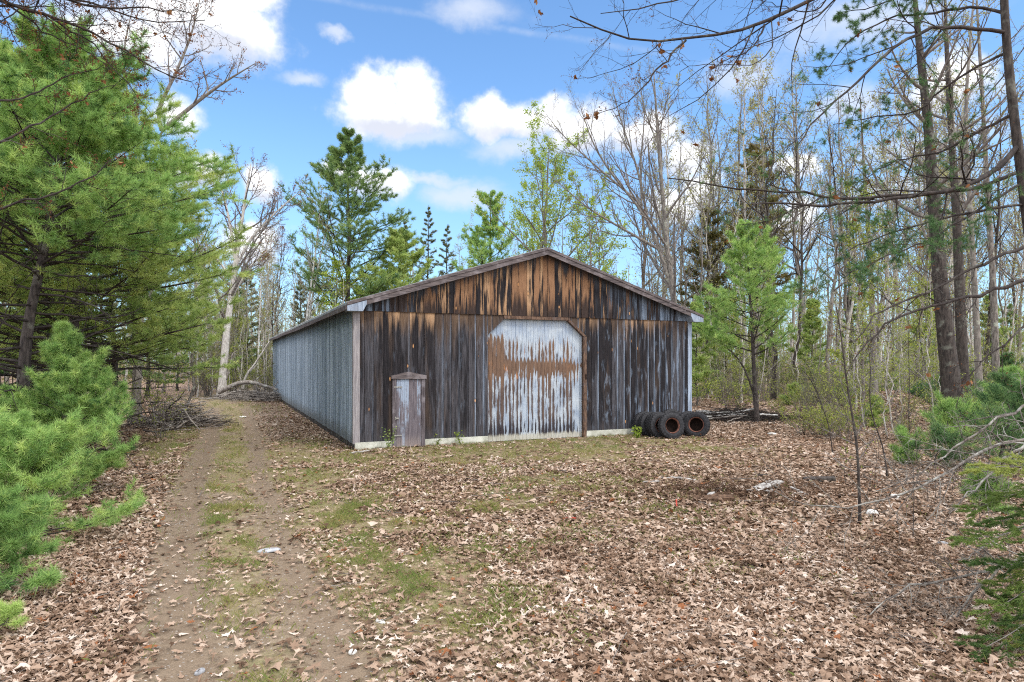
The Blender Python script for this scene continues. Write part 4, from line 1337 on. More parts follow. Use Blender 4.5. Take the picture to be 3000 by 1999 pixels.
# the large trunks in the right wood
for (pts, Y, rr_, lab, sd) in (([(2800, 1230), (2780, 1080), (2755, 800), (2735, 600), (2722, 350), (2690, 130), (2670, -150)], 25.0, 0.33, 'thickest dark trunk in the right wood, leaning slightly left', 91),
                               ([(2828, 1210), (2820, 1050), (2806, 700), (2795, 500), (2776, 223), (2765, -120)], 27.5, 0.24, 'dark straight trunk just right of the thickest one', 92),
                               ([(2870, 1200), (2865, 1000), (2845, 650), (2822, 312), (2850, 60), (2860, -150)], 30.0, 0.15, 'slim grey trunk behind the pair of dark trunks', 93),
                               ([(2920, 1200), (2915, 900), (2895, 600), (2880, 300), (2860, 0), (2855, -160)], 31.0, 0.17, 'grey trunk standing between the dark pair and the frame edge', 94),
                               ([(2562, 1210), (2560, 1000), (2550, 800), (2540, 620), (2528, 480), (2520, 300)], 34.0, 0.18, 'mossy leaning trunk above the leaf covered mound', 95)):
    bp = np.array([(pts[0][0] - 1500) / F * Y, Y, 0])
    t = bare_tree('bare_tree', lab, 0, rr_, sd, 'bark_dark' if sd in (91, 92) else 'bark_grey', 'twig', 'tall trunks in the right wood', trunk_pts=rel([PX(x, y, Y) for x, y in pts], bp), limbs=16, limb_len=0.2, crown0=0.42, l2=5, l3=4, leaf='leaf_bud', leaf_n=1200, leaf_size=0.07,
                  spread=(52, 12), sides=10, twig_r=0.006)
    t.location = (bp[0], bp[1], gz(bp[0], bp[1]) - 0.1)

# ------------------------------------------------------------------ the wood all round: copies of a few grown trees
GR = 'bare trees of the wood'
FAR_AWAY = (0, -60, -0.2)
tmpl = {}
for k, (H, r, bk, tw, lf, ln, ls, kw) in {
    'pale': (17.0, 0.11, 'bark_pale', 'twig_pale', 'leaf_bud', 1100, 0.09, dict(limbs=20, limb_len=0.17, crown0=0.35, l2=6, l3=5, spread=(40, 10))),
    'pale_thin': (14.0, 0.065, 'bark_pale', 'twig_pale', 'leaf_bud', 800, 0.085, dict(limbs=18, limb_len=0.15, crown0=0.3, l2=5, l3=5, spread=(42, 10))),
    'grey': (18.0, 0.14, 'bark_grey', 'twig', 'leaf_bud', 900, 0.09, dict(limbs=20, limb_len=0.20, crown0=0.38, l2=6, l3=5, spread=(42, 10))),
    'grey_thin': (13.0, 0.07, 'bark_grey', 'twig', 'leaf_bud', 1100, 0.085, dict(limbs=18, limb_len=0.18, crown0=0.28, l2=6, l3=5, spread=(40, 12))),
    'dark': (17.0, 0.13, 'bark_dark', 'twig_dark', None, 0, 0.1, dict(limbs=18, limb_len=0.20, crown0=0.4, l2=6, l3=5, spread=(45, 10))),
    'wide': (18.5, 0.16, 'bark_grey', 'twig', 'leaf_dry', 900, 0.10, dict(limbs=16, limb_len=0.30, crown0=0.32, l2=7, l3=5, spread=(40, 9))),
    'leafy': (12.5, 0.075, 'bark_grey', 'twig', 'leaf_shrub', 4200, 0.10, dict(limbs=18, limb_len=0.22, crown0=0.2, l2=6, l3=5, spread=(46, 10))),
    'sapling': (7.0, 0.032, 'bark_pale', 'twig_pale', 'leaf_shrub', 900, 0.065, dict(limbs=14, limb_len=0.24, crown0=0.15, l2=5, l3=3, spread=(44, 12))),
}.items():
    kw.setdefault('twig_r', 0.007)
    for j in range(2):
        tmpl[(k, j)] = bare_tree('bare_tree' if k not in ('leafy', 'sapling') else ('leafing_tree' if k == 'leafy' else 'sapling'), 'x', H, r, 200 + 7 * len(tmpl), bk, tw, GR, leaf=lf, leaf_n=ln, leaf_size=ls, sides=6, wob=0.13, **kw)
used = set()
WORDS = {'pale': 'pale barked bare tree', 'pale_thin': 'thin pale bare tree', 'grey': 'grey barked bare tree', 'grey_thin': 'thin grey tree with brownish buds', 'dark': 'dark barked leafless tree',
         'wide': 'spreading bare tree with dry leaves', 'leafy': 'young tree in small yellow green leaf', 'sapling': 'slender sapling with sparse new leaves'}
HT = {'pale': 17.0, 'pale_thin': 14.0, 'grey': 18.0, 'grey_thin': 13.0, 'dark': 17.0, 'wide': 18.5, 'leafy': 12.5, 'sapling': 7.0}
WHERE = {'left': 'in the wood left of the barn', 'back': 'behind the barn roof', 'right': 'in the wood right of the barn', 'deep': 'far back in the wood on the right', 'edge': 'at the right edge of the clearing', 'under': 'behind the pines on the left'}
occupied = [(o.location.x, o.location.y) for o in COL.objects if o.parent is None and o.get('category') and o.location.y > 1]


def place_tree(kind, zone, x, y, H, rng):
    u, v = barn_uv(x, y)
    if -1.0 < u < BW + 1.6 and -3 < v < BL + 1.2:
        return False
    if ruts(np.array(x), np.array(y)) > 0.05 or (rut_x(LRUT, y) - 0.8 < x < rut_x(RRUT, y) + 0.8 and y < 50):
        return False
    if any((x - a) ** 2 + (y - b) ** 2 < 0.55 ** 2 for a, b in occupied):
        return False
    occupied.append((x, y))
    key = (kind, int(rng.integers(0, 2)))
    lab = WORDS[kind] + ' ' + WHERE[zone]
    s = H / HT[kind]
    sxy = s ** 0.75
    rz = rng.random() * 6.28
    grp = WORDS[kind] + 's ' + WHERE[zone]
    grp = grp.replace('trees in', 'trees in')
    src = tmpl[key]
    if key not in used:
        used.add(key)
        src['label'], src['group'] = lab, grp
        src.location = (x, y, gz(x, y) - 0.1); src.rotation_euler = (0, 0, rz); src.scale = (sxy, sxy, s)
    else:
        c = copy_thing(src, (x, y, gz(x, y) - 0.1), rz, (sxy, sxy, s), lab, grp)
        c.rotation_euler = (rng.normal(0, 0.025), rng.normal(0, 0.025), rz)
    return True


rf_ = np.random.default_rng(77)
def scatter(n, zone, pxr, Yr, topr, kinds, wts, rng=rf_, ypow=1.0):
    got = tries = 0
    while got < n and tries < n * 12:
        tries += 1
        px = rng.uniform(*pxr); Y = Yr[0] + (Yr[1] - Yr[0]) * rng.random() ** ypow
        x = (px - 1500) / F * Y
        kind = kinds[rng.choice(len(kinds), p=np.array(wts) / sum(wts))]
        top = rng.uniform(*topr)
        H = CAMH + (HOR - top) / F * Y
        if kind == 'sapling':
            H = rng.uniform(3.5, 8.5)
        elif kind == 'grey_thin' and top > 499:
            H = rng.uniform(6, 10)
        elif kind == 'leafy':
            H = min(H, rng.uniform(7, 13))
        if place_tree(kind, zone, x, Y, H, rng):
            got += 1


scatter(34, 'left', (545, 840), (55, 92), (600, 800), ['pale', 'pale_thin', 'grey_thin', 'dark', 'leafy'], [3, 4, 3, 1, 1])
scatter(26, 'left', (570, 810), (50, 62), (700, 900), ['pale_thin', 'sapling', 'grey_thin'], [3, 4, 2])
scatter(16, 'under', (-60, 560), (28, 60), (250, 720), ['grey', 'dark', 'pale_thin', 'grey_thin'], [2, 3, 2, 2])
scatter(26, 'back', (800, 1500), (63, 95), (640, 800), ['pale_thin', 'grey_thin', 'pale', 'dark', 'leafy'], [3, 3, 2, 1, 2])
scatter(13, 'back', (1480, 2020), (52, 90), (470, 760), ['wide', 'grey_thin', 'pale', 'leafy', 'grey'], [2, 3, 2, 1, 2])
scatter(9, 'back', (1880, 2060), (48, 80), (220, 620), ['wide', 'grey_thin', 'pale', 'grey'], [2, 2, 2, 2])
scatter(62, 'right', (2020, 3060), (37, 66), (130, 560), ['pale', 'grey', 'pale_thin', 'grey_thin', 'dark', 'leafy'], [5, 4, 6, 4, 2, 0.4], ypow=0.7)
scatter(58, 'deep', (2000, 3060), (62, 100), (420, 760), ['pale', 'pale_thin', 'grey_thin', 'dark', 'leafy', 'grey'], [5, 5, 4, 3, 0.6, 1])
scatter(46, 'right', (2020, 3060), (34, 58), (500, 800), ['sapling', 'grey_thin'], [5, 1])
scatter(16, 'edge', (2370, 3050), (25, 40), (500, 800), ['sapling', 'leafy', 'pale_thin'], [5, 0.7, 2])
for (k, j), o in tmpl.items():
    if (k, j) not in used:
        for ch in list(o.children):
            bpy.data.objects.remove(ch)
        bpy.data.objects.remove(o)

# far-off woods that close the view: trunks, twigs and budding leaves beyond counting
fwood = M(); rw = np.random.default_rng(5)
nT = 1500
ang_ = rw.uniform(-1.05, 1.05, nT); dist = rw.uniform(96, 175, nT)
bx, by = np.tan(ang_) * dist * 0.75, dist
Ht = rw.uniform(11, 20, nT)
P = np.zeros((nT, 4, 3))
for j in range(4):
    P[:, j, 0] = bx + rw.normal(0, 0.12, nT) * j; P[:, j, 1] = by; P[:, j, 2] = Ht * j / 3 - 0.2
Rr = np.linspace(1, 0.25, 4)[None] * rw.uniform(0.06, 0.16, nT)[:, None]
fwood.tubes(P, Rr, 3, 0, rw.random(nT))
Pb, Rb = grow(rw, P, Rr, 8, (0.25, 1), (50, 12), 0.22, 0.5, 0.6, 4, 0.1, 0.12, 0.4, 0.018)
fwood.tubes(Pb, Rb, 3, 0, 0.5)
Eb = Pb[:, 1:].reshape(-1, 3)
pk = rw.integers(0, len(Eb), 60000)
V, Fq = leaf_specks(rw, Eb[pk] + rw.normal(0, 0.5, (60000, 3)), 0.30)
fwood.add(V, Fq, 1, np.repeat(rw.random(60000), 4), smooth=False)
nU = 42000                                                     # undergrowth
a2 = rw.uniform(-1.05, 1.05, nU); d2 = rw.uniform(84, 165, nU)
ux, uy = np.tan(a2) * d2 * 0.75, d2
V, Fq = leaf_specks(rw, np.stack([ux, uy, np.abs(rw.normal(0, 3.0, nU)) * (0.6 + 0.8 * vnoise(ux, uy, 0.08))], -1), 0.42)
fwood.add(V, Fq, 2, np.repeat(np.clip(rw.normal(0.35, 0.25, nU), 0, 1), 4), smooth=False)
o = fwood.build('far_woods', [MAT['twig_pale'], MAT['leaf_bud'], MAT['pine_brown']])
tagthing(o, 'far off budding woods closing the view behind all the trees', 'woods', kind='stuff')

# evergreens standing deeper in the wood
ev = []
for j in range(3):
    ev.append(pine_tree('pine_tree', 'x', (15.0, 12.0, 9.0)[j], (0.2, 0.16, 0.1)[j], 300 + j, ('spruce', 'pine_far', 'pine_olive')[j], 'evergreens deep in the wood', crown0=0.12, rmax=(2.9, 2.8, 2.3)[j], K1=52, K2=8, K3=3, tuft=8, nl=0.28, nw=0.04, ang=(92, 9, 58), up=0.04))
EVL = ('dark evergreen with drooping boughs in the wood', 'mid green pine in the wood', 'small olive green pine in the wood')
spots = [(600, 70, 0), (720, 74, 0), (690, 62, 1), (880, 78, 0), (905, 68, 1), (1080, 70, 0), (1360, 74, 2), (430, 52, 1), (300, 46, 0), (60, 40, 0), (180, 38, 1), (2080, 70, 1), (2130, 52, 2), (2250, 64, 2), (2500, 84, 1), (2900, 60, 2), (2960, 72, 1), (1700, 78, 1), (1850, 74, 2), (520, 64, 1), (2380, 48, 2), (2040, 44, 2), (2720, 50, 2)]
first = [True] * 3
for (px, Y, j) in spots:
    x = (px - 1500) / F * Y
    zone = 'left of' if px < 800 else ('behind' if px < 2000 else 'right of')
    lab = EVL[j] + ' ' + zone + ' the barn'
    s = rf_.uniform(0.75, 1.15) * (0.8 if 900 < px < 1900 else 1)
    if first[j]:
        first[j] = False
        ev[j]['label'] = lab; ev[j]['group'] = lab.replace('evergreen', 'evergreens').replace(' pine ', ' pines ')
        put(ev[j], x, Y, 0.3, s)
    else:
        copy_thing(ev[j], (x, Y, gz(x, Y) - 0.1), rf_.random() * 6.28, s, lab, lab.replace('evergreen', 'evergreens').replace(' pine ', ' pines '))

# ------------------------------------------------------------------ shrubs and young pines along the right side
def shrub(name, label, H, R, seed, stems, leaf, leaf_n, ls, group, barkm='twig'):
    rng = np.random.default_rng(seed)
    root = thing(name, label, 'shrub', (0, 0, 0), 0, group)
    n = 7
    az = rng.random(stems) * 6.28; rr = rng.random(stems) ** 0.6 * R; hh = H * rng.uniform(0.55, 1.1, stems)
    P = np.zeros((stems, n, 3))
    for j in range(n):
        t = j / (n - 1)
        P[:, j, 0] = np.cos(az) * (0.08 + rr * t ** 1.2) + rng.normal(0, 0.03, stems)
        P[:, j, 1] = np.sin(az) * (0.08 + rr * t ** 1.2) + rng.normal(0, 0.03, stems)
        P[:, j, 2] = hh * t - 0.05
    Rr = np.linspace(1, 0.3, n)[None] * rng.uniform(0.007, 0.014, stems)[:, None]
    m_ = M(); m_.tubes(P, Rr, 4, 0, 0.3)
    P1, R1 = grow(rng, P, Rr, 7, (0.25, 1), (42, 12), 0.34, 0.4, 0.6, 5, 0.08, 0.12, 0.4, 0.003)
    m_.tubes(P1, R1, 3, 0, 0.3)
    P2, R2 = grow(rng, P1, R1, 4, (0.2, 1), (45, 14), 0.42, 0.4, 0.7, 4, 0.05, 0.14, 0.5, 0.002)
    m_.tubes(P2, R2, 3, 0, 0.3)
    m_.build('stems', MAT[barkm], root)
    E = P2[:, 1:].reshape(-1, 3)
    pk = rng.integers(0, len(E), leaf_n)
    V, Fq = leaf_specks(rng, E[pk] + rng.normal(0, ls * 0.6, (leaf_n, 3)), ls)
    l_ = M(); l_.add(V, Fq, 0, np.repeat(rng.random(leaf_n), 4), smooth=False)
    l_.build('foliage', MAT[leaf], root)
    return root


SG = [('bare_shrub', 'twiggy shrub with hardly any leaves', dict(H=2.2, R=0.8, seed=401, stems=9, leaf='leaf_bud', leaf_n=260, ls=0.045)),
      ('leafing_shrub', 'loose shrub in small yellow green leaf', dict(H=2.0, R=1.0, seed=402, stems=10, leaf='leaf_shrub', leaf_n=700, ls=0.05)),
      ('leafing_shrub', 'low spreading shrub in fresh green leaf', dict(H=1.1, R=0.9, seed=403, stems=12, leaf='leaf_shrub', leaf_n=1000, ls=0.045))]
shr = [shrub(nm, lb, group='shrubs of the right wood', **kw) for nm, lb, kw in SG]
fs = [True] * 3
def put_shrub(j, x, y, s, where):
    u, v = barn_uv(x, y)
    if (-0.6 < u < BW + 0.4 and -0.8 < v < BL + 0.5):
        return
    lab = SG[j][1] + ' ' + where
    grp = lab.replace('shrub ', 'shrubs ', 1)
    if fs[j]:
        fs[j] = False
        shr[j]['label'], shr[j]['group'] = lab, grp
        put(shr[j], x, y, rf_.random() * 6, s, 0.02)
    else:
        copy_thing(shr[j], (x, y, gz(x, y) - 0.02), rf_.random() * 6.28, s, lab, grp)


for k in range(44):
    px, Y = rf_.uniform(2330, 3040), rf_.uniform(23, 34)
    if 2520 < px < 2780 and rf_.random() < 0.75:
        continue
    put_shrub(int(rf_.choice(3, p=[.3, .4, .3])), (px - 1500) / F * Y, Y, rf_.uniform(0.7, 1.15), 'in front of the right wood')
for k in range(95):
    px, Y = rf_.uniform(2030, 3060), rf_.uniform(34, 58)
    put_shrub(int(rf_.choice(3, p=[.25, .5, .25])), (px - 1500) / F * Y, Y, rf_.uniform(0.9, 1.8), 'among the trunks on the right')
for k in range(26):
    px, Y = rf_.uniform(560, 800), rf_.uniform(51, 66)
    put_shrub(int(rf_.choice(3, p=[.5, .35, .15])), (px - 1500) / F * Y, Y, rf_.uniform(1.0, 2.0), 'in the thicket beyond the left wall')
for k in range(14):
    px, Y = rf_.uniform(-60, 480), rf_.uniform(22, 42)
    put_shrub(int(rf_.choice(3, p=[.5, .25, .25])), (px - 1500) / F * Y, Y, rf_.uniform(0.8, 1.5), 'under the pines on the left')

YP = 'young pines at the edge of the right wood'
yp = [(2930, 1395, 2.6, 1.7, 'pine_blue', 'dark young pine behind the pale dead boughs at the right edge'), (2790, 1330, 1.7, 1.5, 'pine_needles', 'low bright young pine under the pale dead boughs'),
      (2640, 1360, 1.05, 0.62, 'pine_needles', 'knee high young pine in the leaves beyond the thin sapling'), (2790, 1235, 2.3, 1.5, 'pine_blue', 'bluish young pine right of the leaf covered mound'),
      (2950, 1225, 3.4, 1.8, 'pine_blue', 'tallest of the young pines, by the frame edge behind the shrubs'), (2330, 1205, 1.3, 0.95, 'pine_olive', 'low olive young pine right of the brush pile'),
      (2560, 1250, 1.4, 0.9, 'pine_olive', 'low young pine growing against the foot of the mound'), (2880, 1500, 0.8, 0.7, 'pine_needles', 'small young pine in the leaves below the dead boughs'),
      (2110, 1155, 1.9, 1.4, 'pine_needles', 'young pine in the wood just past the barn corner'), (2440, 1165, 2.2, 1.5, 'pine_needles', 'young pine in front of the trunks left of the mound')]
for q, (px, py, H, R) in enumerate([(2690, 1222, 1.6, 1.3), (2740, 1195, 2.0, 1.5), (2850, 1200, 2.4, 1.6), (2900, 1260, 1.8, 1.4), (2990, 1300, 2.0, 1.5), (2480, 1190, 1.6, 1.3), (2390, 1180, 1.5, 1.3), (2830, 1285, 1.3, 1.1), (3020, 1390, 2.6, 1.6), (2620, 1180, 2.0, 1.4), (2745, 1370, 1.1, 1.2), (2960, 1330, 2.7, 1.8)]):
    yp.append((px, py, H, R, ('pine_blue', 'pine_needles')[q % 2], ('loose bluish young pine in the undergrowth right of the bright pine', 'loose bright young pine in the undergrowth right of the bright pine')[q % 2]))
for j, (px, py, H, R, nd, lab) in enumerate(yp):
    x, y = GX(px, py)
    young(lab, x, y, H, R, 420 + j, j * 1.1, nd, K1=16 if H < 1.6 else 22, K2=7, K3=3, tuft=8, nl=0.12 + 0.003 * y, nw=0.004 + 0.0004 * y, tint=(0.5, 0.22), group=YP if 'loose' not in lab else lab.replace(' young pine', ' young pines'))

# ------------------------------------------------------------------ near boughs: trees standing at or just outside the frame's edges
def bough_tree(name, label, base, trunk, tr, boughs, seed, bark='bark_dark', twig='twig_dark', needles=None, cat='tree', tw=(9, 6, 4), nd=None, dry=0, dry_size=0.09, bud=0, up=0.03):
    """trunk: points (world); boughs: (points, r0, twigs share, needle share)"""
    rng = np.random.default_rng(seed)
    base = np.asarray(base, float)
    root = thing(name, label, cat, tuple(base))
    Pt = spline([np.asarray(p) - base for p in trunk], 16)[None]
    Rt = root_flare((tr * np.linspace(1, 0.45, 16))[None], Pt, 0.4)
    tm = M(); tm.tubes(Pt, Rt, 10, 0, 0.3, 0.03, rng); tm.build('trunk', MAT[bark], root)
    cm = M(); mats = [MAT[twig]]
    slot = {}
    def S(nm):
        if nm not in slot:
            mats.append(MAT[nm]); slot[nm] = len(mats) - 1
        return slot[nm]
    for b in boughs:
        pts, r0, share, nshare = b[:4]
        up_ = b[4] if len(b) > 4 else up
        tint = rng.uniform(0.2, 0.8)
        P = spline([np.asarray(p) - base for p in pts], 18)
        P[1:-1] += rng.normal(0, 0.018, (16, 3))
        P = P[None]
        R = (r0 * np.linspace(1, 0.22, 18))[None]
        cm.tubes(P, R, 6, 0, tint, 0.04, rng)
        k1, k2, k3 = tw
        P1, R1 = grow(rng, P, R, max(3, int(k1 * share)), (0.18, 1.0), (55, 14), 0.24, 0.25, 0.5, 7, up_, 0.14, 0.3, 0.0035)
        cm.tubes(P1, R1, 4, 0, tint)
        P2, R2 = grow(rng, P1, R1, k2, (0.15, 1.0), (48, 15), 0.38, 0.4, 0.6, 5, up_, 0.17, 0.4, 0.0022)
        cm.tubes(P2, R2, 3, 0, tint)
        P3, R3 = grow(rng, P2, R2, k3, (0.2, 1.0), (48, 15), 0.42, 0.4, 0.7, 4, up_, 0.2, 0.5, 0.0016)
        cm.tubes(P3, R3, 3, 0, tint)
        if nshare > 0 and needles:
            k, nl, nw = nd
            for Sx in (P2, P3):
                sel = Sx[rng.random(len(Sx)) < nshare]
                if not len(sel):
                    continue
                p, d = sample(sel, np.tile(np.linspace(0.4, 1, 3), (len(sel), 1)))
                p, d = p.reshape(-1, 3), d.reshape(-1, 3)
                d = norm(d + np.array([0, 0, -0.15]))
                V, Ft = needle_tufts(rng, p, d, k, nl, nw)
                cm.add(V, Ft, S(needles), np.repeat(np.clip(rng.normal(0.4, 0.2, len(p)), 0, 1), k * 3), smooth=False)
        if bud:
            E = P3.reshape(-1, 3); n_ = int(bud * share)
            V, Fq = leaf_specks(rng, E[rng.integers(0, len(E), n_)], 0.022)
            cm.add(V, Fq, S('leaf_dry'), np.repeat(rng.random(n_) * 0.5, 4), smooth=False)
        if dry:
            E = P3[:, -1]; n_ = max(1, int(dry * share))
            c_ = E[rng.integers(0, len(E), n_)] - np.array([0, 0, 0.04])
            for q in range(3):
                V, Fq = leaf_specks(rng, c_ + rng.normal(0, 0.02, c_.shape), dry_size)
                cm.add(V, Fq, S('leaf_dry'), np.repeat(rng.random(n_), 4), smooth=False)
    cm.build('crown', mats, root)
    return root


def L3(pts, Y0, Y1=None):
    Y1 = Y0 if Y1 is None else Y1
    n_ = len(pts)
    return [PX(x, y, Y0 + (Y1 - Y0) * k / (n_ - 1)) for k, (x, y) in enumerate(pts)]


Yt = 12.0
xb = (3085 - 1500) / F * Yt
boughs = [
    (L3([(2946, 95), (2830, 75), (2735, 75), (2650, 115), (2545, 205), (2450, 290), (2390, 350), (2325, 440)], 12, 10.5), 0.040, 1.2, 0.22),
    (L3([(2985, 425), (2900, 520), (2780, 560), (2600, 590), (2400, 604), (2300, 600), (2200, 598)], 12, 10.0), 0.050, 1.3, 0.16),
    (L3([(2992, 500), (2880, 555), (2660, 570), (2500, 588), (2300, 560), (2120, 550), (1955, 522)], 12.3, 11.0), 0.042, 1.2, 0.06),
    (L3([(2960, 150), (2870, 190), (2760, 260), (2690, 330), (2560, 345), (2440, 365)], 12, 13), 0.028, 1.1, 0.45),
    (L3([(2975, 330), (2850, 400), (2740, 450), (2620, 470), (2500, 540)], 12, 13), 0.028, 1.1, 0.30),
    (L3([(3000, 600), (2900, 610), (2760, 640), (2620, 680), (2500, 720), (2420, 790)], 12, 11), 0.026, 1.2, 0.8),
    (L3([(2990, 540), (2870, 610), (2740, 700), (2600, 750), (2480, 800)], 12, 10.5), 0.026, 1.2, 0.5),
    (L3([(2945, 40), (2850, 20), (2720, 40), (2600, 50), (2480, 120), (2420, 210)], 12, 13.5), 0.030, 1.0, 0.75),
    (L3([(2940, -60), (2820, -90), (2700, -30), (2560, 20), (2450, 40)], 12, 13.5), 0.028, 1.0, 0.85),
    (L3([(3010, 720), (2900, 760), (2758, 836), (2660, 880), (2580, 908), (2530, 950), (2503, 1000)], 11, 9.5), 0.030, 0.9, 0.0, -0.04),
    (L3([(3015, 820), (2900, 855), (2758, 886), (2680, 915), (2600, 940), (2540, 1000), (2505, 1045), (2480, 1100)], 10.5, 9.5), 0.032, 0.9, 0.0, -0.04),
    (L3([(3020, 940), (2940, 1010), (2860, 1080), (2810, 1140), (2800, 1200)], 10.5, 10), 0.020, 0.7, 0.0, -0.06),
]
bough_tree('pine_tree', 'near pine at the right edge, long half dead boughs sweeping left across the sky', (xb, Yt, gz(xb, Yt) - .05),
           [np.array([xb, Yt, -0.05])] + L3([(3060, 1050), (3025, 760), (2995, 513), (2968, 330), (2953, 223), (2941, 0), (2935, -200)], Yt), 0.125,
           boughs, 501, needles='pine_blue', cat='pine tree', tw=(11, 7, 4), nd=(12, 0.085, 0.005), bud=160, dry=3)

# oak whose limbs hang into the top of the picture
Yt = 13.0
xo = (3400 - 1500) / F * Yt
ob = [
    (L3([(2900, -420), (2600, -120), (2400, -5), (2250, 70), (2100, 105), (1980, 125), (1900, 112), (1760, 120), (1670, 48)], 13, 11), 0.060, 1.5, 0.0),
    (L3([(2010, 118), (1940, 190), (1890, 240), (1840, 300), (1740, 340)], 11.4, 11), 0.020, 0.8, 0.0),
    (L3([(2240, 72), (2215, 130), (2180, 160), (2120, 175), (2080, 210)], 12.2, 12), 0.018, 0.8, 0.0),
    (L3([(2260, 60), (2270, 130), (2230, 190), (1990, 190), (1980, 260), (1995, 320)], 12.2, 11.5), 0.012, 0.5, 0.0),
    (L3([(2600, -120), (2450, -150), (2200, -60), (1950, 10), (1760, 40)], 13, 11.5), 0.035, 1.2, 0.0),
    (L3([(2500, -60), (2380, 40), (2300, 20), (2200, -10)], 12.6, 12.4), 0.02, 0.8, 0.0),
]
bough_tree('oak_tree', 'oak limb with a few dry leaves hanging into the top of the sky', (xo, Yt, gz(xo, Yt)),
           [np.array([xo, Yt, -0.05]), np.array([xo - 0.2, Yt, 5.0]), PX(3000, -300, Yt), PX(2900, -420, Yt), PX(2700, -900, Yt)], 0.2,
           ob, 502, bark='bark_grey', twig='twig_dark', cat='oak tree', tw=(10, 6, 4), dry=5, dry_size=0.11, bud=420)

# oak on the left, its twigs over the top left corner
Yt = 9.5
xo = (-420 - 1500) / F * Yt
ob = [
    (L3([(-300, -80), (-60, -20), (80, 30), (200, 60), (300, 110), (420, 180), (480, 220), (560, 240)], 9.5, 10.5), 0.034, 2.2, 0.0),
    (L3([(-250, -180), (0, -60), (160, -10), (300, 20), (420, 60), (520, 70), (600, 60)], 9.7, 11), 0.026, 2.2, 0.0),
    (L3([(-100, 10), (60, 20), (220, 90), (330, 190), (440, 330)], 9.7, 10.5), 0.020, 1.4, 0.0),
    (L3([(-200, -160), (60, -80), (200, 10), (330, 30), (450, 20), (560, 40)], 9.5, 10.5), 0.030, 2.2, 0.0),
    (L3([(-100, -60), (60, 40), (150, 110), (260, 150), (330, 210)], 9.6, 10.5), 0.018, 1.0, 0.0),
    (L3([(-150, -220), (150, -120), (300, -40), (430, -20), (540, 10)], 9.6, 11), 0.026, 1.4, 0.0),
    (L3([(-120, 330), (20, 300), (110, 270), (200, 225), (330, 180)], 9.6, 11), 0.020, 0.7, 0.0),
    (L3([(-120, 470), (0, 415), (100, 370), (180, 320), (250, 280), (340, 250)], 9.6, 11), 0.024, 0.8, 0.0),
    (L3([(-120, 660), (0, 605), (130, 575), (230, 545), (300, 495), (345, 450)], 9.6, 11), 0.026, 0.8, 0.0),
]
bough_tree('oak_tree', 'oak with dark budding twigs reaching over the top left corner', (xo, Yt, gz(xo, Yt)),
           [np.array([xo, Yt, -0.05]), PX(-400, 600, Yt), PX(-360, 200, Yt), PX(-300, -80, Yt), PX(-200, -500, Yt)], 0.2,
           ob, 503, bark='bark_dark', twig='twig_dark', cat='oak tree', tw=(11, 7, 5), dry=7, dry_size=0.06, bud=700)

# pale dead boughs low on the right
Yt = 8.6
xo = (3330 - 1500) / F * Yt
db = [
    (L3([(3150, 1150), (3000, 1190), (2900, 1240), (2811, 1300), (2740, 1350), (2668, 1411), (2600, 1430), (2560, 1440)], 9.2, 8.8), 0.024, 1.2, 0.0),
    (L3([(3150, 1260), (2980, 1290), (2869, 1336), (2780, 1380), (2700, 1425), (2614, 1460), (2540, 1480), (2467, 1492), (2369, 1498), (2270, 1440)], 8.8, 8.2), 0.026, 1.4, 0.0),
    (L3([(3150, 1250), (3000, 1300), (2930, 1355), (2860, 1420), (2820, 1465), (2780, 1505)], 8.2, 8.0), 0.026, 0.9, 0.0),
    (L3([(3150, 1480), (2998, 1541), (2920, 1580), (2870, 1610), (2800, 1640)], 8.0, 7.8), 0.020, 0.9, 0.0),
    (L3([(3150, 1620), (3000, 1648), (2900, 1670), (2824, 1683), (2740, 1700), (2690, 1710), (2630, 1735), (2579, 1768), (2540, 1800), (2503, 1848)], 7.6, 7.2), 0.024, 1.2, 0.0),
    (L3([(3050, 1600), (2922, 1674), (2870, 1720), (2837, 1760), (2800, 1810), (2780, 1830), (2700, 1870), (2646, 1902), (2600, 1960)], 7.6, 6.6), 0.020, 1.1, 0.0),
    (L3([(3150, 1360), (2960, 1390), (2850, 1410), (2700, 1390), (2600, 1380)], 9.0, 8.8), 0.012, 0.9, 0.0),
]
bough_tree('dead_pine', 'pale grey dead boughs reaching low over the leaves from the right', (xo, Yt, gz(xo, Yt)),
           [np.array([xo, Yt, -0.05]), PX(3300, 1300, Yt), PX(3240, 1100, Yt), PX(3200, 800, Yt)], 0.16,
           db, 504, bark='bark_grey', twig='twig_lichen', cat='dead tree', tw=(17, 7, 4), up=-0.02)

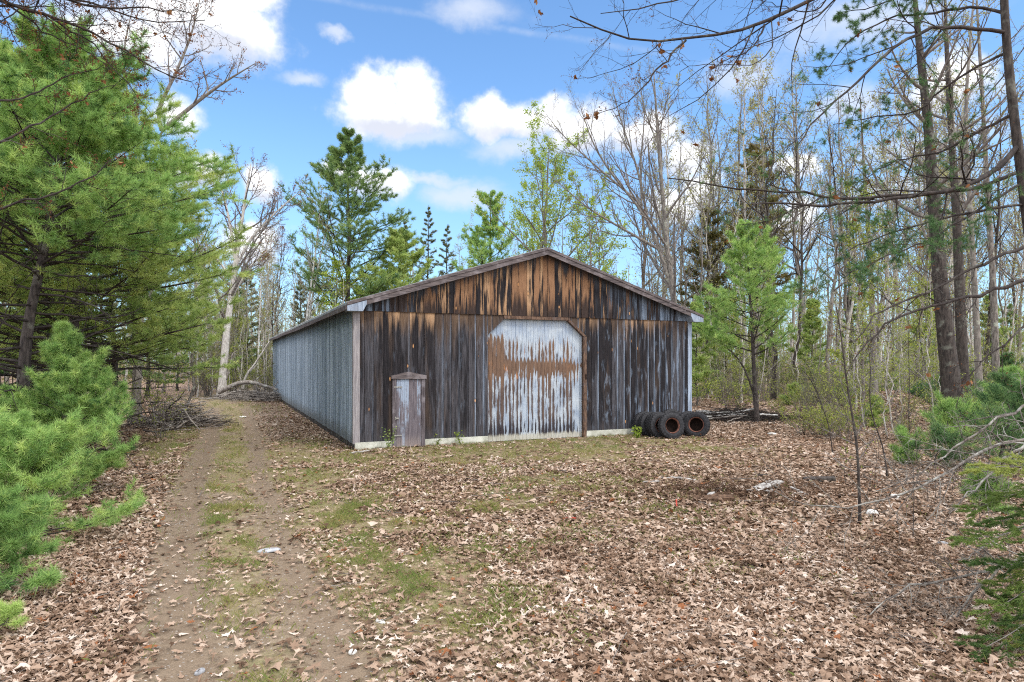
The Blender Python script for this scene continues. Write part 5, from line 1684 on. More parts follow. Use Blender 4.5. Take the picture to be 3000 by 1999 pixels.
# cedar at the lower right corner
rc = np.random.default_rng(505)
Yt = 6.7
xo = (3230 - 1500) / F * Yt
base = np.array([xo, Yt, gz(xo, Yt)])
root = thing('cedar_tree', 'yellow green cedar sprays coming in at the lower right corner', 'cedar', tuple(base))
tm = M(); Pt = trunk_line((0, 0, -.05), (-0.2, 0.1, 3.6), 10, 0.02, rc)[None]
tm.tubes(Pt, (0.06 * np.linspace(1, .2, 10))[None], 8); tm.build('trunk', MAT['bark_dark'], root)
cm = M()
for pts, Y0, Y1 in (([(3150, 1360), (3000, 1370), (2930, 1365), (2850, 1380)], 6.9, 7.0), ([(3150, 1400), (3000, 1440), (2930, 1460), (2840, 1500)], 6.9, 7.2), ([(3150, 1470), (3030, 1540), (2930, 1570), (2810, 1580)], 6.8, 7.0),
                    ([(3150, 1560), (3030, 1640), (2950, 1660), (2880, 1650)], 6.7, 6.8), ([(3150, 1640), (3020, 1720), (2960, 1760), (2890, 1800)], 6.6, 6.6), ([(3150, 1720), (3040, 1800), (2960, 1860), (2860, 1910)], 6.4, 6.3),
                    ([(3150, 1800), (3050, 1880), (2980, 1950), (2900, 1990)], 6.2, 6.1), ([(3150, 1600), (3060, 1700), (2990, 1820), (2930, 1880)], 6.8, 6.7), ([(3150, 1780), (3060, 1900), (3000, 1990), (2940, 2060)], 6.3, 6.2), ([(3150, 1440), (3040, 1480), (2960, 1520), (2880, 1545)], 7.2, 7.4), ([(3150, 1680), (3060, 1750), (2990, 1790), (2910, 1740)], 6.9, 7.0), ([(3150, 1500), (3060, 1600), (3000, 1700), (2940, 1720)], 7.0, 7.0)):
    P = spline([p - base for p in L3(pts, Y0, Y1)], 12)[None]
    R = (0.010 * np.linspace(1, .25, 12))[None]
    cm.tubes(P, R, 5, 0, 0.3)
    P1, R1 = grow(rc, P, R, 15, (0.1, 1), (42, 8), 0.34, 0.45, 0.5, 6, -0.02, 0.06, 0.3, 0.002, flat=True)
    cm.tubes(P1, R1, 3, 0, 0.3)
    P2, R2 = grow(rc, P1, R1, 10, (0.1, 1), (40, 8), 0.38, 0.45, 0.6, 5, -0.02, 0.08, 0.4, 0.0015, flat=True)
    cm.tubes(P2, R2, 3, 1, 0.4)
    p, d = sample(P2, np.tile(np.linspace(0.1, 1, 6), (len(P2), 1)))
    p, d = p.reshape(-1, 3), d.reshape(-1, 3)
    V, Ft = needle_tufts(rc, p, d, 6, 0.045, 0.007, 0.6, 0.9)
    cm.add(V, Ft, 1, np.repeat(np.clip(rc.normal(0.55, 0.22) + rc.normal(0, 0.12, len(p)), 0, 1), 18), smooth=False)
cm.build('crown', [MAT['twig'], MAT['cedar']], root)

# the thin saplings on the right
def sapling(label, pts, Y, r, seed, leafn=60, name='sapling', share=8, group=None):
    rng = np.random.default_rng(seed)
    P = np.array([PX(x, y, Y) for x, y in pts]); base = P[0].copy(); base[2] = gz(base[0], base[1])
    root = thing(name, label, 'sapling', tuple(base), 0, group)
    P[0, 2] = base[2] - 0.03
    Pt = spline(P - base, 14)[None]
    Rt = (r * np.linspace(1, 0.3, 14))[None]
    tm = M(); tm.tubes(Pt, Rt, 7, 0, 0.3, 0.05, rng); tm.build('trunk', MAT['bark_dark'], root)
    cm = M()
    P1, R1 = grow(rng, Pt, Rt, share, (0.2, 1), (48, 12), 0.22, 0.4, 0.5, 6, 0.05, 0.12, 0.3, 0.003)
    cm.tubes(P1, R1, 4, 0, 0.4)
    P2, R2 = grow(rng, P1, R1, 5, (0.2, 1), (45, 12), 0.42, 0.4, 0.6, 5, 0.05, 0.15, 0.4, 0.002)
    cm.tubes(P2, R2, 3, 0, 0.4)
    E = P2[:, 2:].reshape(-1, 3)
    V, Fq = leaf_specks(rng, E[rng.integers(0, len(E), leafn)], 0.045)
    cm.add(V, Fq, 1, np.repeat(rng.random(leafn), 4), smooth=False)
    cm.build('crown', [MAT['twig'], MAT['leaf_shrub']], root)


sapling('dark thin sapling standing alone in the leaf litter', [(2519, 1540), (2516, 1400), (2512, 1300), (2490, 1180), (2476, 1095), (2468, 1000), (2450, 900)], 11.5, 0.030, 601, 90, share=16)
sapling('crooked sapling beside the lone dark one', [(2600, 1400), (2590, 1310), (2560, 1240), (2545, 1180), (2552, 1080), (2540, 980)], 16.0, 0.022, 602, 60)
sapling('whip thin upright stem in front of the mound', [(2665, 1290), (2662, 1200), (2665, 1100), (2660, 1000), (2662, 920)], 23.5, 0.02, 603, 80)
sapling('slanting whip left of the lone sapling, sprouting green', [(2440, 1330), (2430, 1250), (2405, 1180), (2385, 1120), (2360, 1050)], 20.0, 0.02, 604, 120)
sapling('bent over pale stem arching above the brush pile', [(2420, 1240), (2400, 1165), (2370, 1100), (2330, 1068), (2290, 1075)], 29.0, 0.03, 605, 90)
sapling('tiny stem with bright green leaves near the lone sapling', [(2478, 1372), (2480, 1340), (2476, 1318), (2479, 1290)], 17.5, 0.010, 606, 130, share=7)
for k in range(16):
    px, Y = rf_.uniform(2480, 2960), rf_.uniform(9, 20)
    b = (HOR + F * CAMH / Y)
    h = rf_.uniform(0.5, 1.6) * F / Y
    sapling('leafless seedling stem poking up through the leaf litter on the right', [(px, b), (px + rf_.normal(0, 4), b - h * .4), (px + rf_.normal(0, 10), b - h * .75), (px + rf_.normal(0, 16), b - h)], Y, 0.007, 620 + k, 8, 'seedling_stem', 5, 'seedling stems in the litter')

# ------------------------------------------------------------------ tyres by the barn corner
def lathe(profile, seg, lug=None):
    """profile (r, y); turns about the y axis, centre at the origin"""
    pr = np.array(profile, float); n_ = len(pr)
    th = np.arange(seg) / seg * 2 * np.pi
    rr = np.repeat(pr[:, 0][:, None], seg, 1)
    if lug is not None:
        for i, (amp, ph) in lug.items():
            rr[i] += amp * ((((np.arange(seg) + ph) // 2) % 2) * 1.0)
    V = np.stack([rr * np.cos(th), np.repeat(pr[:, 1][:, None], seg, 1), rr * np.sin(th)], -1).reshape(-1, 3)
    idx = np.arange(n_ * seg).reshape(n_, seg)
    q = np.stack([idx[:-1], idx[1:], np.roll(idx[1:], -1, 1), np.roll(idx[:-1], -1, 1)], -1).reshape(-1, 4)
    return V, q


RT = 0.50
def make_tyre(label):
    root = thing('truck_tyre', label, 'tyre', (0, 0, 0), 0, 'old truck tyres by the barn corner')
    m_ = M()
    w = 0.135
    side = [(0.272, -0.085), (0.285, -0.11), (0.32, -0.135), (0.36, -0.142), (0.39, -0.140), (0.395, -0.145), (0.40, -0.139), (0.44, -0.128), (0.468, -0.116)]
    tread = [(0.480, -0.110), (0.486, -0.075), (0.470, -0.070), (0.470, -0.064), (0.490, -0.058), (0.492, -0.018), (0.474, -0.014), (0.474, 0.014), (0.492, 0.018), (0.490, 0.058), (0.470, 0.064), (0.470, 0.070), (0.486, 0.075), (0.480, 0.110)]
    prof = side + tread + [(r_, -y_) for r_, y_ in side[::-1]]
    k0 = len(side)
    lug = {k0 - 1: (0.022, 0), k0: (0.020, 0), k0 + 1: (0.014, 0), k0 + 4: (0.009, 1), k0 + 5: (0.008, 2), k0 + 8: (0.008, 3), k0 + 9: (0.009, 0), k0 + 12: (0.014, 1), k0 + 13: (0.020, 1), k0 + 14: (0.022, 1)}
    V, q = lathe(prof, 120, lug)
    V[:, 2] += RT
    m_.add(V, q, 0, 0.5, smooth=False)
    inner = [(0.272, -0.085), (0.30, -0.07), (0.36, -0.06), (0.40, 0.0), (0.36, 0.06), (0.30, 0.07), (0.272, 0.085)]
    V, q = lathe(inner, 60); V[:, 2] += RT
    m_.add(V, q[:, ::-1], 0, 0.5)
    o_ = m_.build('casing', MAT['rubber'], root)
    r_ = M()
    V, q = lathe([(0.248, 0.12), (0.247, 0.0), (0.248, -0.075), (0.257, -0.088), (0.257, -0.096), (0.268, -0.104), (0.284, -0.120), (0.290, -0.128), (0.286, -0.134), (0.276, -0.118), (0.266, -0.112)][::-1], 72)
    V[:, 2] += RT
    r_.add(V, q, 0, 0.5)
    r_.build('rim', MAT['rust'], root)
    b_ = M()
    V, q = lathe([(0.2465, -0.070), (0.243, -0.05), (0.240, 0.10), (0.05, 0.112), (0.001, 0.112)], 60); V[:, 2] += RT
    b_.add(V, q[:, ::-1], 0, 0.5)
    b_.build('rim_barrel', MAT['hole_shade'], root)  # shaded hollow of the rim painted near black, closing disc at the back
    return root


ty = make_tyre('front tyre of the left row, rusty rim facing the camera')
def barn_xy(u, v):
    return BX + u * BC - v * BS, BY + u * BS + v * BC


def lean(o, u, v, rz, ln, rx=None, roll=0.0):
    x, y = barn_xy(u, v)
    o.location = (x, y, gz(x, y) - 0.025)
    o.rotation_euler = (-ln, roll, rz)


lean(ty, 11.34, -1.95, rad(14), rad(9))
row = [(12.64, -1.92, rad(-24), rad(8), 'front tyre of the right row, rusty rim turned to the left'), (11.36, -1.52, rad(22), rad(10), 'second tyre of the left row, just behind the front one'),
       (11.40, -1.14, rad(24), rad(10), 'third tyre in the left row counting from the front'), (11.42, -0.78, rad(25), rad(11), 'fourth tyre of the left row, near the wall'),
       (11.45, -0.42, rad(25), rad(11), 'last tyre of the left row, leaning on the barn boards'), (12.60, -1.48, rad(10), rad(8), 'tyre right behind the front one of the right row')]
for u, v, rz, ln, lab in row:
    c = copy_thing(ty, (0, 0, 0), 0, 1.0, lab)
    lean(c, u, v, rz, ln, roll=random.uniform(-0.4, 0.4))
c = copy_thing(ty, (0, 0, 0), 0, 1.04, 'tyre with a grey wheel disc leaning on the wall between the rows')
lean(c, 12.45, -0.55, rad(20), rad(8))
wd = M()
V, q = lathe([(0.236, -0.080), (0.20, -0.085), (0.14, -0.10), (0.12, -0.06), (0.001, -0.055)], 48); V[:, 2] += RT
wd.add(V, q, 0, 0.5)
wd.build('wheel_disc', MAT['wheel_grey'], c)

# ------------------------------------------------------------------ brush heaps, logs and fallen wood
def stick_mesh(rng, n_, L, r, spreadxy, height, seed_up=0.12, az=None):
    az_ = rng.uniform(0, 6.28, n_) if az is None else rng.normal(az[0], az[1], n_)
    el = rng.normal(0, seed_up, n_)
    ln = L * rng.uniform(0.45, 1.25, n_)
    d = np.stack([np.cos(az_) * np.cos(el), np.sin(az_) * np.cos(el), np.sin(el)], -1)
    c = np.stack([rng.normal(0, spreadxy[0], n_), rng.normal(0, spreadxy[1], n_), np.zeros(n_)], -1)
    dome = np.exp(-(c[:, 0] / (spreadxy[0] * 1.6)) ** 2 - (c[:, 1] / (spreadxy[1] * 1.6)) ** 2)
    c[:, 2] = rng.random(n_) ** 0.8 * height * dome + 0.04
    n6 = 6
    P = np.stack([c + d * ((j / (n6 - 1) - 0.5) * ln)[:, None] for j in range(n6)], 1)
    P += np.cumsum(rng.normal(0, 0.035, P.shape), 1)
    P[..., 2] = np.maximum(P[..., 2], 0.02)
    R = r * rng.uniform(0.5, 1.3, n_)[:, None] * np.linspace(1, 0.35, n6)[None]
    return P, R


def brush(name, label, x, y, n_, L, r, sp, h, matn, seed, az=None, fine=4):
    rng = np.random.default_rng(seed)
    m_ = M()
    P, R = stick_mesh(rng, n_, L, r, sp, h, az=az)
    m_.tubes(P, R, 4, 0, rng.random(n_))
    P1, R1 = grow(rng, P, R, fine, (0.15, 1), (45, 15), 0.4, 0.4, 0.5, 4, 0.02, 0.15, 0.4, 0.003)
    P1[..., 2] = np.maximum(P1[..., 2], 0.02)
    m_.tubes(P1, R1, 3, 0, 0.4)
    o_ = m_.build(name, MAT[matn], None, (x, y, gz(x, y)))
    return tagthing(o_, label, 'brush heap', kind='stuff')


x, y = GX(500, 1262)
y += 1.2
brush('brush_heap', 'tangled heap of grey dead branches under the pines on the left', x - 0.35, y, 120, 1.7, 0.020, (0.85, 0.8), 1.35, 'dead_wood', 701, fine=3)
brush('brush_heap', 'dark twigs packed under the grey branches of the left heap', x - 0.5, y + 0.4, 240, 1.3, 0.012, (0.8, 0.65), 0.95, 'twig_dark', 702)
rl = np.random.default_rng(9)
def branch_log(name, label, cat, pts, r0, r1, seed, matn='dead_wood', side=5, group=None, stub=True, sl=0.25):
    rng = np.random.default_rng(seed)
    pts = [np.asarray(p, float) for p in pts]
    base = pts[0].copy(); base[2] = gz(base[0], base[1])
    P = spline([p - base for p in pts], 12); P[1:-1] += rng.normal(0, 0.012, (10, 3))
    R = np.linspace(r0, r1, 12)
    m_ = M()
    m_.tubes(P[None], R[None], 9, 0, 0.5, 0.05, rng)
    if stub:
        P1, R1 = grow(rng, P[None], R[None], side, (0.3, 1), (50, 14), sl, 0.3, 0.5, 6, 0.03, 0.12, 0.35, 0.006)
        P1[..., 2] = np.maximum(P1[..., 2], 0.03 - base[2] * 0)
        m_.tubes(P1, R1, 5, 0, 0.5)
        P2, R2 = grow(rng, P1, R1, 3, (0.3, 1), (45, 14), 0.4, 0.3, 0.5, 4, 0.0, 0.15, 0.4, 0.004)
        m_.tubes(P2, R2, 3, 0, 0.5)
    return tagthing(m_.build(name, MAT[matn], None, tuple(base)), label, cat, group)


HG = 'dead branches lying on the left brush heap'
for k, (pts, r0, r1, lab, mt) in enumerate([
        ([(505, 1225, 27), (545, 1190, 26.6), (535, 1200, 26.5), (585, 1260, 26)], 0.05, 0.02, 'thick lichen spotted branch bent like an elbow over the heap', 'dead_wood'),
        ([(478, 1212, 27.5), (505, 1185, 27), (530, 1165, 26.6), (545, 1140, 26.4)], 0.04, 0.010, 'dark crooked branch rising highest from the heap', 'twig_dark'),
        ([(410, 1215, 27), (440, 1232, 26.6), (480, 1240, 26.3), (510, 1255, 26)], 0.04, 0.02, 'pale branch sloping down along the front of the heap', 'dead_wood'),
        ([(512, 1262, 26), (530, 1242, 26.2), (560, 1230, 26.4), (605, 1205, 26.8)], 0.035, 0.012, 'grey branch pointing out to the track from the heap', 'dead_wood'),
        ([(420, 1260, 26), (460, 1268, 26), (500, 1258, 26), (560, 1250, 26)], 0.045, 0.02, 'dark pole lying along the foot of the heap', 'bark_dark'),
        ([(440, 1222, 28), (455, 1190, 27.6), (447, 1180, 27.4), (452, 1230, 27)], 0.03, 0.012, 'forked pale stick standing in the middle of the heap', 'dead_wood')]):
    branch_log('dead_branch', lab, 'branch', [PX(a, b, c) for a, b, c in pts], r0, r1, 720 + k, mt, 5, HG)
branch_log('dead_branch', 'dark stick lying across the wheel track', 'stick', [np.array([*GX(642, 1247), 0.05]), np.array([*GX(660, 1243), 0.08]), np.array([*GX(675, 1236), 0.06])], 0.03, 0.015, 730, 'bark_dark', 2)

# fallen tree behind the barn's far corner
Yl = 48.5
branch_log('fallen_tree', 'fallen grey tree trunk lying arched beside the far end of the barn', 'fallen tree', [PX(640, 1150, Yl), PX(670, 1135, Yl), PX(704, 1119, Yl), PX(740, 1119, Yl), PX(780, 1132, Yl), PX(812, 1142, Yl)], 0.20, 0.10, 741, 'dead_wood', 6, None, True, 0.4)
branch_log('fallen_branch', 'pale limb lying in front of the fallen tree', 'branch', [PX(650, 1165, 46), PX(668, 1155, 46), PX(690, 1148, 46)], 0.12, 0.05, 742, 'dead_wood', 4)
branch_log('standing_snag', 'twisted pale snag curling upward behind the fallen tree', 'snag', [PX(662, 1110, 50), PX(672, 1080, 50), PX(680, 1060, 50), PX(674, 1045, 50), PX(690, 1030, 50)], 0.10, 0.05, 743, 'dead_wood', 3)
branch_log('leaning_stem', 'pale stem leaning right over the fallen tree', 'stem', [PX(712, 1140, 49), PX(716, 1105, 49), PX(745, 1070, 49), PX(790, 1000, 49)], 0.10, 0.04, 744, 'bark_pale', 4)
brush('brush_heap', 'brown twig heap around the fallen tree by the far corner', (728 - 1500) / F * 46.5, 46.5, 150, 2.4, 0.024, (1.2, 0.8), 0.7, 'dead_wood', 745)

brush('brush_heap', 'dark twigs under the fallen tree by the far corner', (725 - 1500) / F * 47.2, 47.2, 200, 1.8, 0.016, (1.2, 0.7), 0.55, 'twig_dark', 746)
# brush pile right of the tyres with birch poles
x0, y0 = GX(2180, 1236)
y0 += 0.9; x0 = (2165 - 1500) / F * y0
brush('brush_heap', 'flat heap of dark brush around the foot of the bright young pine', x0, y0, 420, 1.8, 0.012, (1.45, 0.65), 0.62, 'twig_dark', 751, az=(0.1, 0.5))
for k, (pts, r, lab) in enumerate([
        ([(2055, 1212, 32.2), (2110, 1210, 32), (2170, 1207, 31.8), (2212, 1197, 31.6)], 0.055, 'white birch pole reaching from the tyres to the pine trunk'),
        ([(2060, 1222, 31.6), (2120, 1217, 31.6), (2180, 1213, 31.6)], 0.05, 'birch pole second from the top of the brush heap'),
        ([(2070, 1228, 31.2), (2120, 1222, 31.2), (2190, 1217, 31.2)], 0.045, 'grey pole lowest in the brush heap, near the tyres'),
        ([(2224, 1215, 31.0), (2250, 1215, 31.0), (2278, 1217, 31.0)], 0.045, 'short pale pole sticking out on the right of the brush heap'),
        ([(2040, 1206, 32.8), (2080, 1205, 32.6), (2120, 1208, 32.4)], 0.05, 'white pole end just behind the right tyre'),
        ([(2130, 1238, 30.4), (2150, 1228, 30.6), (2175, 1222, 30.8)], 0.03, 'broken brown stick propped on the front of the brush heap')]):
    branch_log('birch_pole', lab, 'pole', [PX(a, b, c) for a, b, c in pts], r, r * 0.7, 760 + k, 'bark_birch' if k not in (2, 5) else 'dead_wood', 2, 'poles in the right brush heap', k in (0, 3), 0.12)

# scraps of wood and stones in the leaves on the right
def plank(label, px, py, L, w, h, rz, tilt, matn='plank', name='weathered_board', group='old boards in the leaves'):
    x, y = GX(px, py)
    m_ = M()
    rng = np.random.default_rng(int(px * 7 + py))
    n_ = 7
    t = np.linspace(-0.5, 0.5, n_)
    wl = w * 0.5 * (1 + rng.normal(0, 0.12, n_)); wr = w * 0.5 * (1 + rng.normal(0, 0.12, n_))
    wl[0] *= 0.6; wr[-1] *= 0.5
    zb = rng.normal(0, 0.006, n_)
    V = np.concatenate([np.stack([t * L, -wl, zb], -1), np.stack([t * L, wr, zb], -1), np.stack([t * L, -wl, zb + h], -1), np.stack([t * L, wr, zb + h], -1)])
    i = np.arange(n_ - 1)
    f = [np.stack([2 * n_ + i, 2 * n_ + i + 1, 3 * n_ + i + 1, 3 * n_ + i], -1), np.stack([i, n_ + i, n_ + i + 1, i + 1], -1), np.stack([i, i + 1, 2 * n_ + i + 1, 2 * n_ + i], -1), np.stack([n_ + i, 3 * n_ + i, 3 * n_ + i + 1, n_ + i + 1], -1),
         np.array([[0, 2 * n_, 3 * n_, n_], [n_ - 1, 2 * n_ - 1, 4 * n_ - 1, 3 * n_ - 1]])]
    for ff in f:
        m_.add(V, ff, 0, 0.5, smooth=False)
    o_ = m_.build(name, MAT[matn], None, (x, y, gz(x, y) + 0.025 + abs(math.sin(tilt)) * L * 0.45))
    o_.rotation_euler = (rng.normal(0, 0.1), tilt, rz)
    return tagthing(o_, label, 'board', group)


plank('whitish split board, longest of the boards in the leaf litter', 2244, 1434, 1.05, 0.24, 0.03, rad(35), rad(-8))
plank('short flat whitish board beside the longest one', 2258, 1440, 0.40, 0.22, 0.03, rad(20), 0)
plank('narrow grey slat left of the rotten wood heap', 2002, 1407, 0.62, 0.07, 0.025, rad(-28), rad(3))
plank('upright pale splinter leaning at the right of the debris', 2338, 1447, 0.42, 0.06, 0.03, rad(-65), rad(12))
plank('flat grey board scrap at the left end of the debris', 1906, 1414, 0.40, 0.16, 0.02, rad(12), 0)
plank('small grey stick lying by the left board scrap', 1948, 1402, 0.36, 0.05, 0.02, rad(-8), 0)
plank('brown bark slab curling up in the middle of the debris', 2090, 1470, 0.80, 0.28, 0.06, rad(-5), rad(-4), 'rot_wood', 'bark_slab')
plank('pale split bark piece resting on the brown slab', 2078, 1462, 0.34, 0.14, 0.03, rad(50), rad(-14), 'plank', 'bark_slab')
plank('brown rotten slab below the whitish boards', 2284, 1455, 0.46, 0.16, 0.05, rad(5), 0, 'rot_wood', 'bark_slab')
plank('reddish rotten slab right of the upright splinter', 2352, 1440, 0.40, 0.18, 0.05, rad(-30), rad(5), 'rot_wood', 'bark_slab')
plank('dark root end lying right of the boards', 2400, 1412, 0.70, 0.18, 0.08, rad(-8), rad(-3), 'bark_dark', 'bark_slab')
plank('dark stick above the whitish boards', 2236, 1396, 0.40, 0.06, 0.04, rad(-25), 0, 'bark_dark')
plank('red painted peg upright in the leaves left of the bark slab', 1982, 1486, 0.20, 0.028, 0.025, rad(80), rad(-35), 'red_paint', 'painted_stick', 'red painted sticks in the leaves')
plank('red painted stick lying flat in the leaf litter before the barn door', 1672, 1523, 0.24, 0.028, 0.02, rad(-12), 0, 'red_paint', 'painted_stick', 'red painted sticks in the leaves')
plank('pale twig lying before the left barn corner', 1052, 1330, 0.7, 0.04, 0.03, rad(40), rad(-2), 'plank', 'weathered_board')
rb2 = np.random.default_rng(88)
m_ = M()
n_ = 1300
c_ = np.stack([rb2.normal(0, 1.2, n_), rb2.normal(0, 0.5, n_), np.abs(rb2.normal(0, 0.035, n_)) + 0.015], -1)
V, Fq = leaf_specks(rb2, c_, 0.11); V[:, 2] = np.abs(V[:, 2])
m_.add(V, Fq, 0, 0.5, smooth=False)
x, y = GX(2150, 1452)
tagthing(m_.build('rotten_wood', MAT['rot_wood'], None, (x, y, gz(x, y))), 'crumbled reddish rotten wood scattered among the boards', 'wood debris', kind='stuff')


x, y = GX(2170, 1435)
brush('brush_heap', 'loose sticks and broken twigs scattered round the old boards', x, y, 110, 0.8, 0.014, (1.3, 0.5), 0.20, 'rot_wood', 753, fine=1)


def stone(label, px, py, sx, sy, sz, matn='stone', name='stone', group='stones on the ground', dz=0.0):
    x, y = GX(px, py)
    rng = np.random.default_rng(int(px + 3 * py))
    nu, nv = 14, 9
    u = np.linspace(0, 2 * np.pi, nu, endpoint=False); v = np.linspace(0.02, np.pi - 0.02, nv)
    U, W = np.meshgrid(u, v)
    D = np.stack([np.sin(W) * np.cos(U), np.sin(W) * np.sin(U), np.cos(W)], -1)
    k = rng.normal(0, 1, (5, 3)); ph = rng.random(5) * 6
    rr = 1 + 0.10 * sum(np.sin(2.2 * (D @ k[i]) + ph[i]) for i in range(5)) / 1.5
    V = D * rr[..., None] * np.array([sx, sy, sz])
    idx = np.arange(nu * nv).reshape(nv, nu)
    q = np.stack([idx[:-1], np.roll(idx[:-1], -1, 1), np.roll(idx[1:], -1, 1), idx[1:]], -1).reshape(-1, 4)[:, ::-1]
    m_ = M(); m_.add(V.reshape(-1, 3), q)
    o_ = m_.build(name, MAT[matn], None, (x, y, gz(x, y) + sz * 0.45 + dz))
    o_.rotation_euler = (0, 0, rng.random() * 6)
    return tagthing(o_, label, 'stone', group)


stone('flat grey stone lying in the right wheel track', 789, 1602, 0.17, 0.10, 0.035, name='flat_stone')
stone('rounded pebble in the dirt near the bottom of the track', 1034, 1905, 0.045, 0.04, 0.03, 'stone_white')
stone('white flat stone beside the track among leaves', 1113, 1822, 0.075, 0.035, 0.02, 'stone_white', 'flat_stone')
stone('small brown stone in the left wheel track', 585, 1950, 0.05, 0.04, 0.03)
stone('white boulder half buried behind the thin sapling', 2553, 1512, 0.13, 0.11, 0.08, 'stone_white')
stone('white rounded stone right of the thin sapling', 2622, 1462, 0.10, 0.08, 0.06, 'stone_white')
stone('small white stone next to the rounded one', 2632, 1470, 0.06, 0.05, 0.04, 'stone_white')
stone('pale stone in the leaves right of the tyres', 2262, 1276, 0.16, 0.10, 0.06, 'stone_white')
stone('white pebble in the grass before the barn', 1077, 1519, 0.06, 0.04, 0.02, 'stone_white')
stone('white stone at the far bend of the track', 712, 1222, 0.20, 0.14, 0.06, 'stone_white')
stone('grey blue stone in the leaves at the lower right', 2762, 1597, 0.09, 0.06, 0.04)

# weeds against the barn
def weed(label, u, v, H, n_, seed, leaf='leaf_spring', ls=0.06):
    rng = np.random.default_rng(seed)
    x, y = barn_xy(u, v)
    root = thing('weed_plant', label, 'plant', (x, y, gz(x, y)), 0, 'weeds against the barn')
    st = 7
    az = rng.random(st) * 6.28
    P = np.stack([np.stack([np.cos(az) * 0.16 * t * H * 2, np.sin(az) * 0.10 * t * H * 2, H * t * rng.uniform(.6, 1, st)], -1) for t in np.linspace(0, 1, 5)], 1)
    m_ = M(); m_.tubes(P, np.full((st, 5), 0.004), 4); m_.build('stems', MAT['leaf_shrub'], root)
    E = P[:, 1:].reshape(-1, 3)
    V, Fq = leaf_specks(rng, E[rng.integers(0, len(E), n_)] + rng.normal(0, 0.05, (n_, 3)), ls)
    V[:, 2] = np.abs(V[:, 2])
    l_ = M(); l_.add(V, Fq, 0, np.repeat(rng.random(n_) * .7, 4), smooth=False); l_.build('foliage', MAT[leaf], root)


weed('leafy green weed in front of the left tyres', 10.35, -1.15, 0.45, 110, 801, ls=0.09)
weed('dark stemmed weed left of the small plank door', 1.05, -0.28, 0.75, 70, 802, 'pine_olive', 0.07)
weed('weed with pale new leaves between the two doors', 3.6, -0.25, 0.55, 50, 803)
weed('tiny yellow weed just right of the small plank door', 2.75, -0.25, 0.40, 26, 804, 'leaf_shrub')

# ------------------------------------------------------------------ leaf litter, leaf by leaf where one can see leaves
def fan_leaves(rng, x, y, size, lobes, matm):
    """lobed oak and maple leaves, curled, lying at random tilts"""
    n = len(x)
    if lobes:
        ang = np.linspace(0, 2 * np.pi, 15)[:-1]
        rad_ = np.array([0.55, 0.30, 0.52, 0.28, 0.50, 0.26, 0.40, 0.62, 0.40, 0.26, 0.50, 0.28, 0.52, 0.30])
    else:
        ang = np.linspace(0, 2 * np.pi, 8)[:-1]
        rad_ = np.array([0.58, 0.34, 0.50, 0.36, 0.40, 0.48, 0.32])
    k = len(ang)
    r = rad_[None] * (1 + rng.normal(0, 0.16, (n, k)))
    lx = r * np.cos(ang)[None] * rng.uniform(0.9, 1.35, (n, 1)); ly = r * np.sin(ang)[None] * rng.uniform(0.65, 1.0, (n, 1))
    cx, cy, tw = rng.normal(0, 0.5, (n, 1)), rng.normal(0, 0.5, (n, 1)), rng.normal(0, 0.5, (n, 1))
    fold = np.clip(rng.normal(0.14, 0.22, (n, 1)), -0.4, 0.8)
    lz = fold * np.abs(ly) + cx * lx ** 2 + cy * ly ** 2 + tw * lx * ly + rng.normal(0, 0.035, (n, k))
    size = size * rng.lognormal(-0.14, 0.20, n)
    L = np.stack([np.concatenate([np.zeros((n, 1)), lx], 1), np.concatenate([np.zeros((n, 1)), ly], 1), np.concatenate([np.zeros((n, 1)), lz], 1)], -1) * size[:, None, None]
    rz = rng.random(n) * 2 * np.pi; tx = rng.normal(0, 0.17, n); tyy = rng.normal(0, 0.17, n)
    c, s = np.cos(rz), np.sin(rz)
    X = L[..., 0]; Yl_ = L[..., 1] * np.cos(tx)[:, None] - L[..., 2] * np.sin(tx)[:, None]; Z = L[..., 1] * np.sin(tx)[:, None] + L[..., 2] * np.cos(tx)[:, None]
    X2 = X * np.cos(tyy)[:, None] + Z * np.sin(tyy)[:, None]; Z2 = -X * np.sin(tyy)[:, None] + Z * np.cos(tyy)[:, None]
    WX = X2 * c[:, None] - Yl_ * s[:, None] + x[:, None]; WY = X2 * s[:, None] + Yl_ * c[:, None] + y[:, None]
    zmin = Z2.min(1, keepdims=True)
    WZ = Z2 - zmin * 0.75 + ground_z(x, y)[:, None] + rng.uniform(0.002, 0.035, n)[:, None]
    V = np.stack([WX, WY, WZ], -1)
    i = np.arange(k)
    tri = np.stack([np.zeros(k, int), 1 + i, 1 + (i + 1) % k], -1)[None] + (np.arange(n) * (k + 1))[:, None, None]
    base = rng.beta(1.7, 1.7, n) * 0.88
    base = np.where(rng.random(n) < 0.018, 0.97, base)
    tone = (fbm(x, y, 1.1) - 0.5) * 0.45
    t = np.clip(base + tone * (base < 0.9), 0.02, 0.93); t = np.where(base > 0.95, 1.0, t)
    matm.add(V.reshape(-1, 3), tri.reshape(-1, 3), 0, np.repeat(t, k + 1), smooth=False)


def scatter_ground(rng, n, y0, y1, wid, pw):
    """points over the ground inside the view wedge (with a margin), denser near"""
    y = (y0 ** pw + (y1 ** pw - y0 ** pw) * rng.random(n)) ** (1 / pw)
    x = (rng.random(n) * 2 - 1) * (y * wid + 2.8)
    return x, y


def not_in_barn(x, y):
    u, v = barn_uv(x, y)
    return ~((u > -0.06) & (u < BW + 0.06) & (v > -0.09) & (v < BL + 0.1))


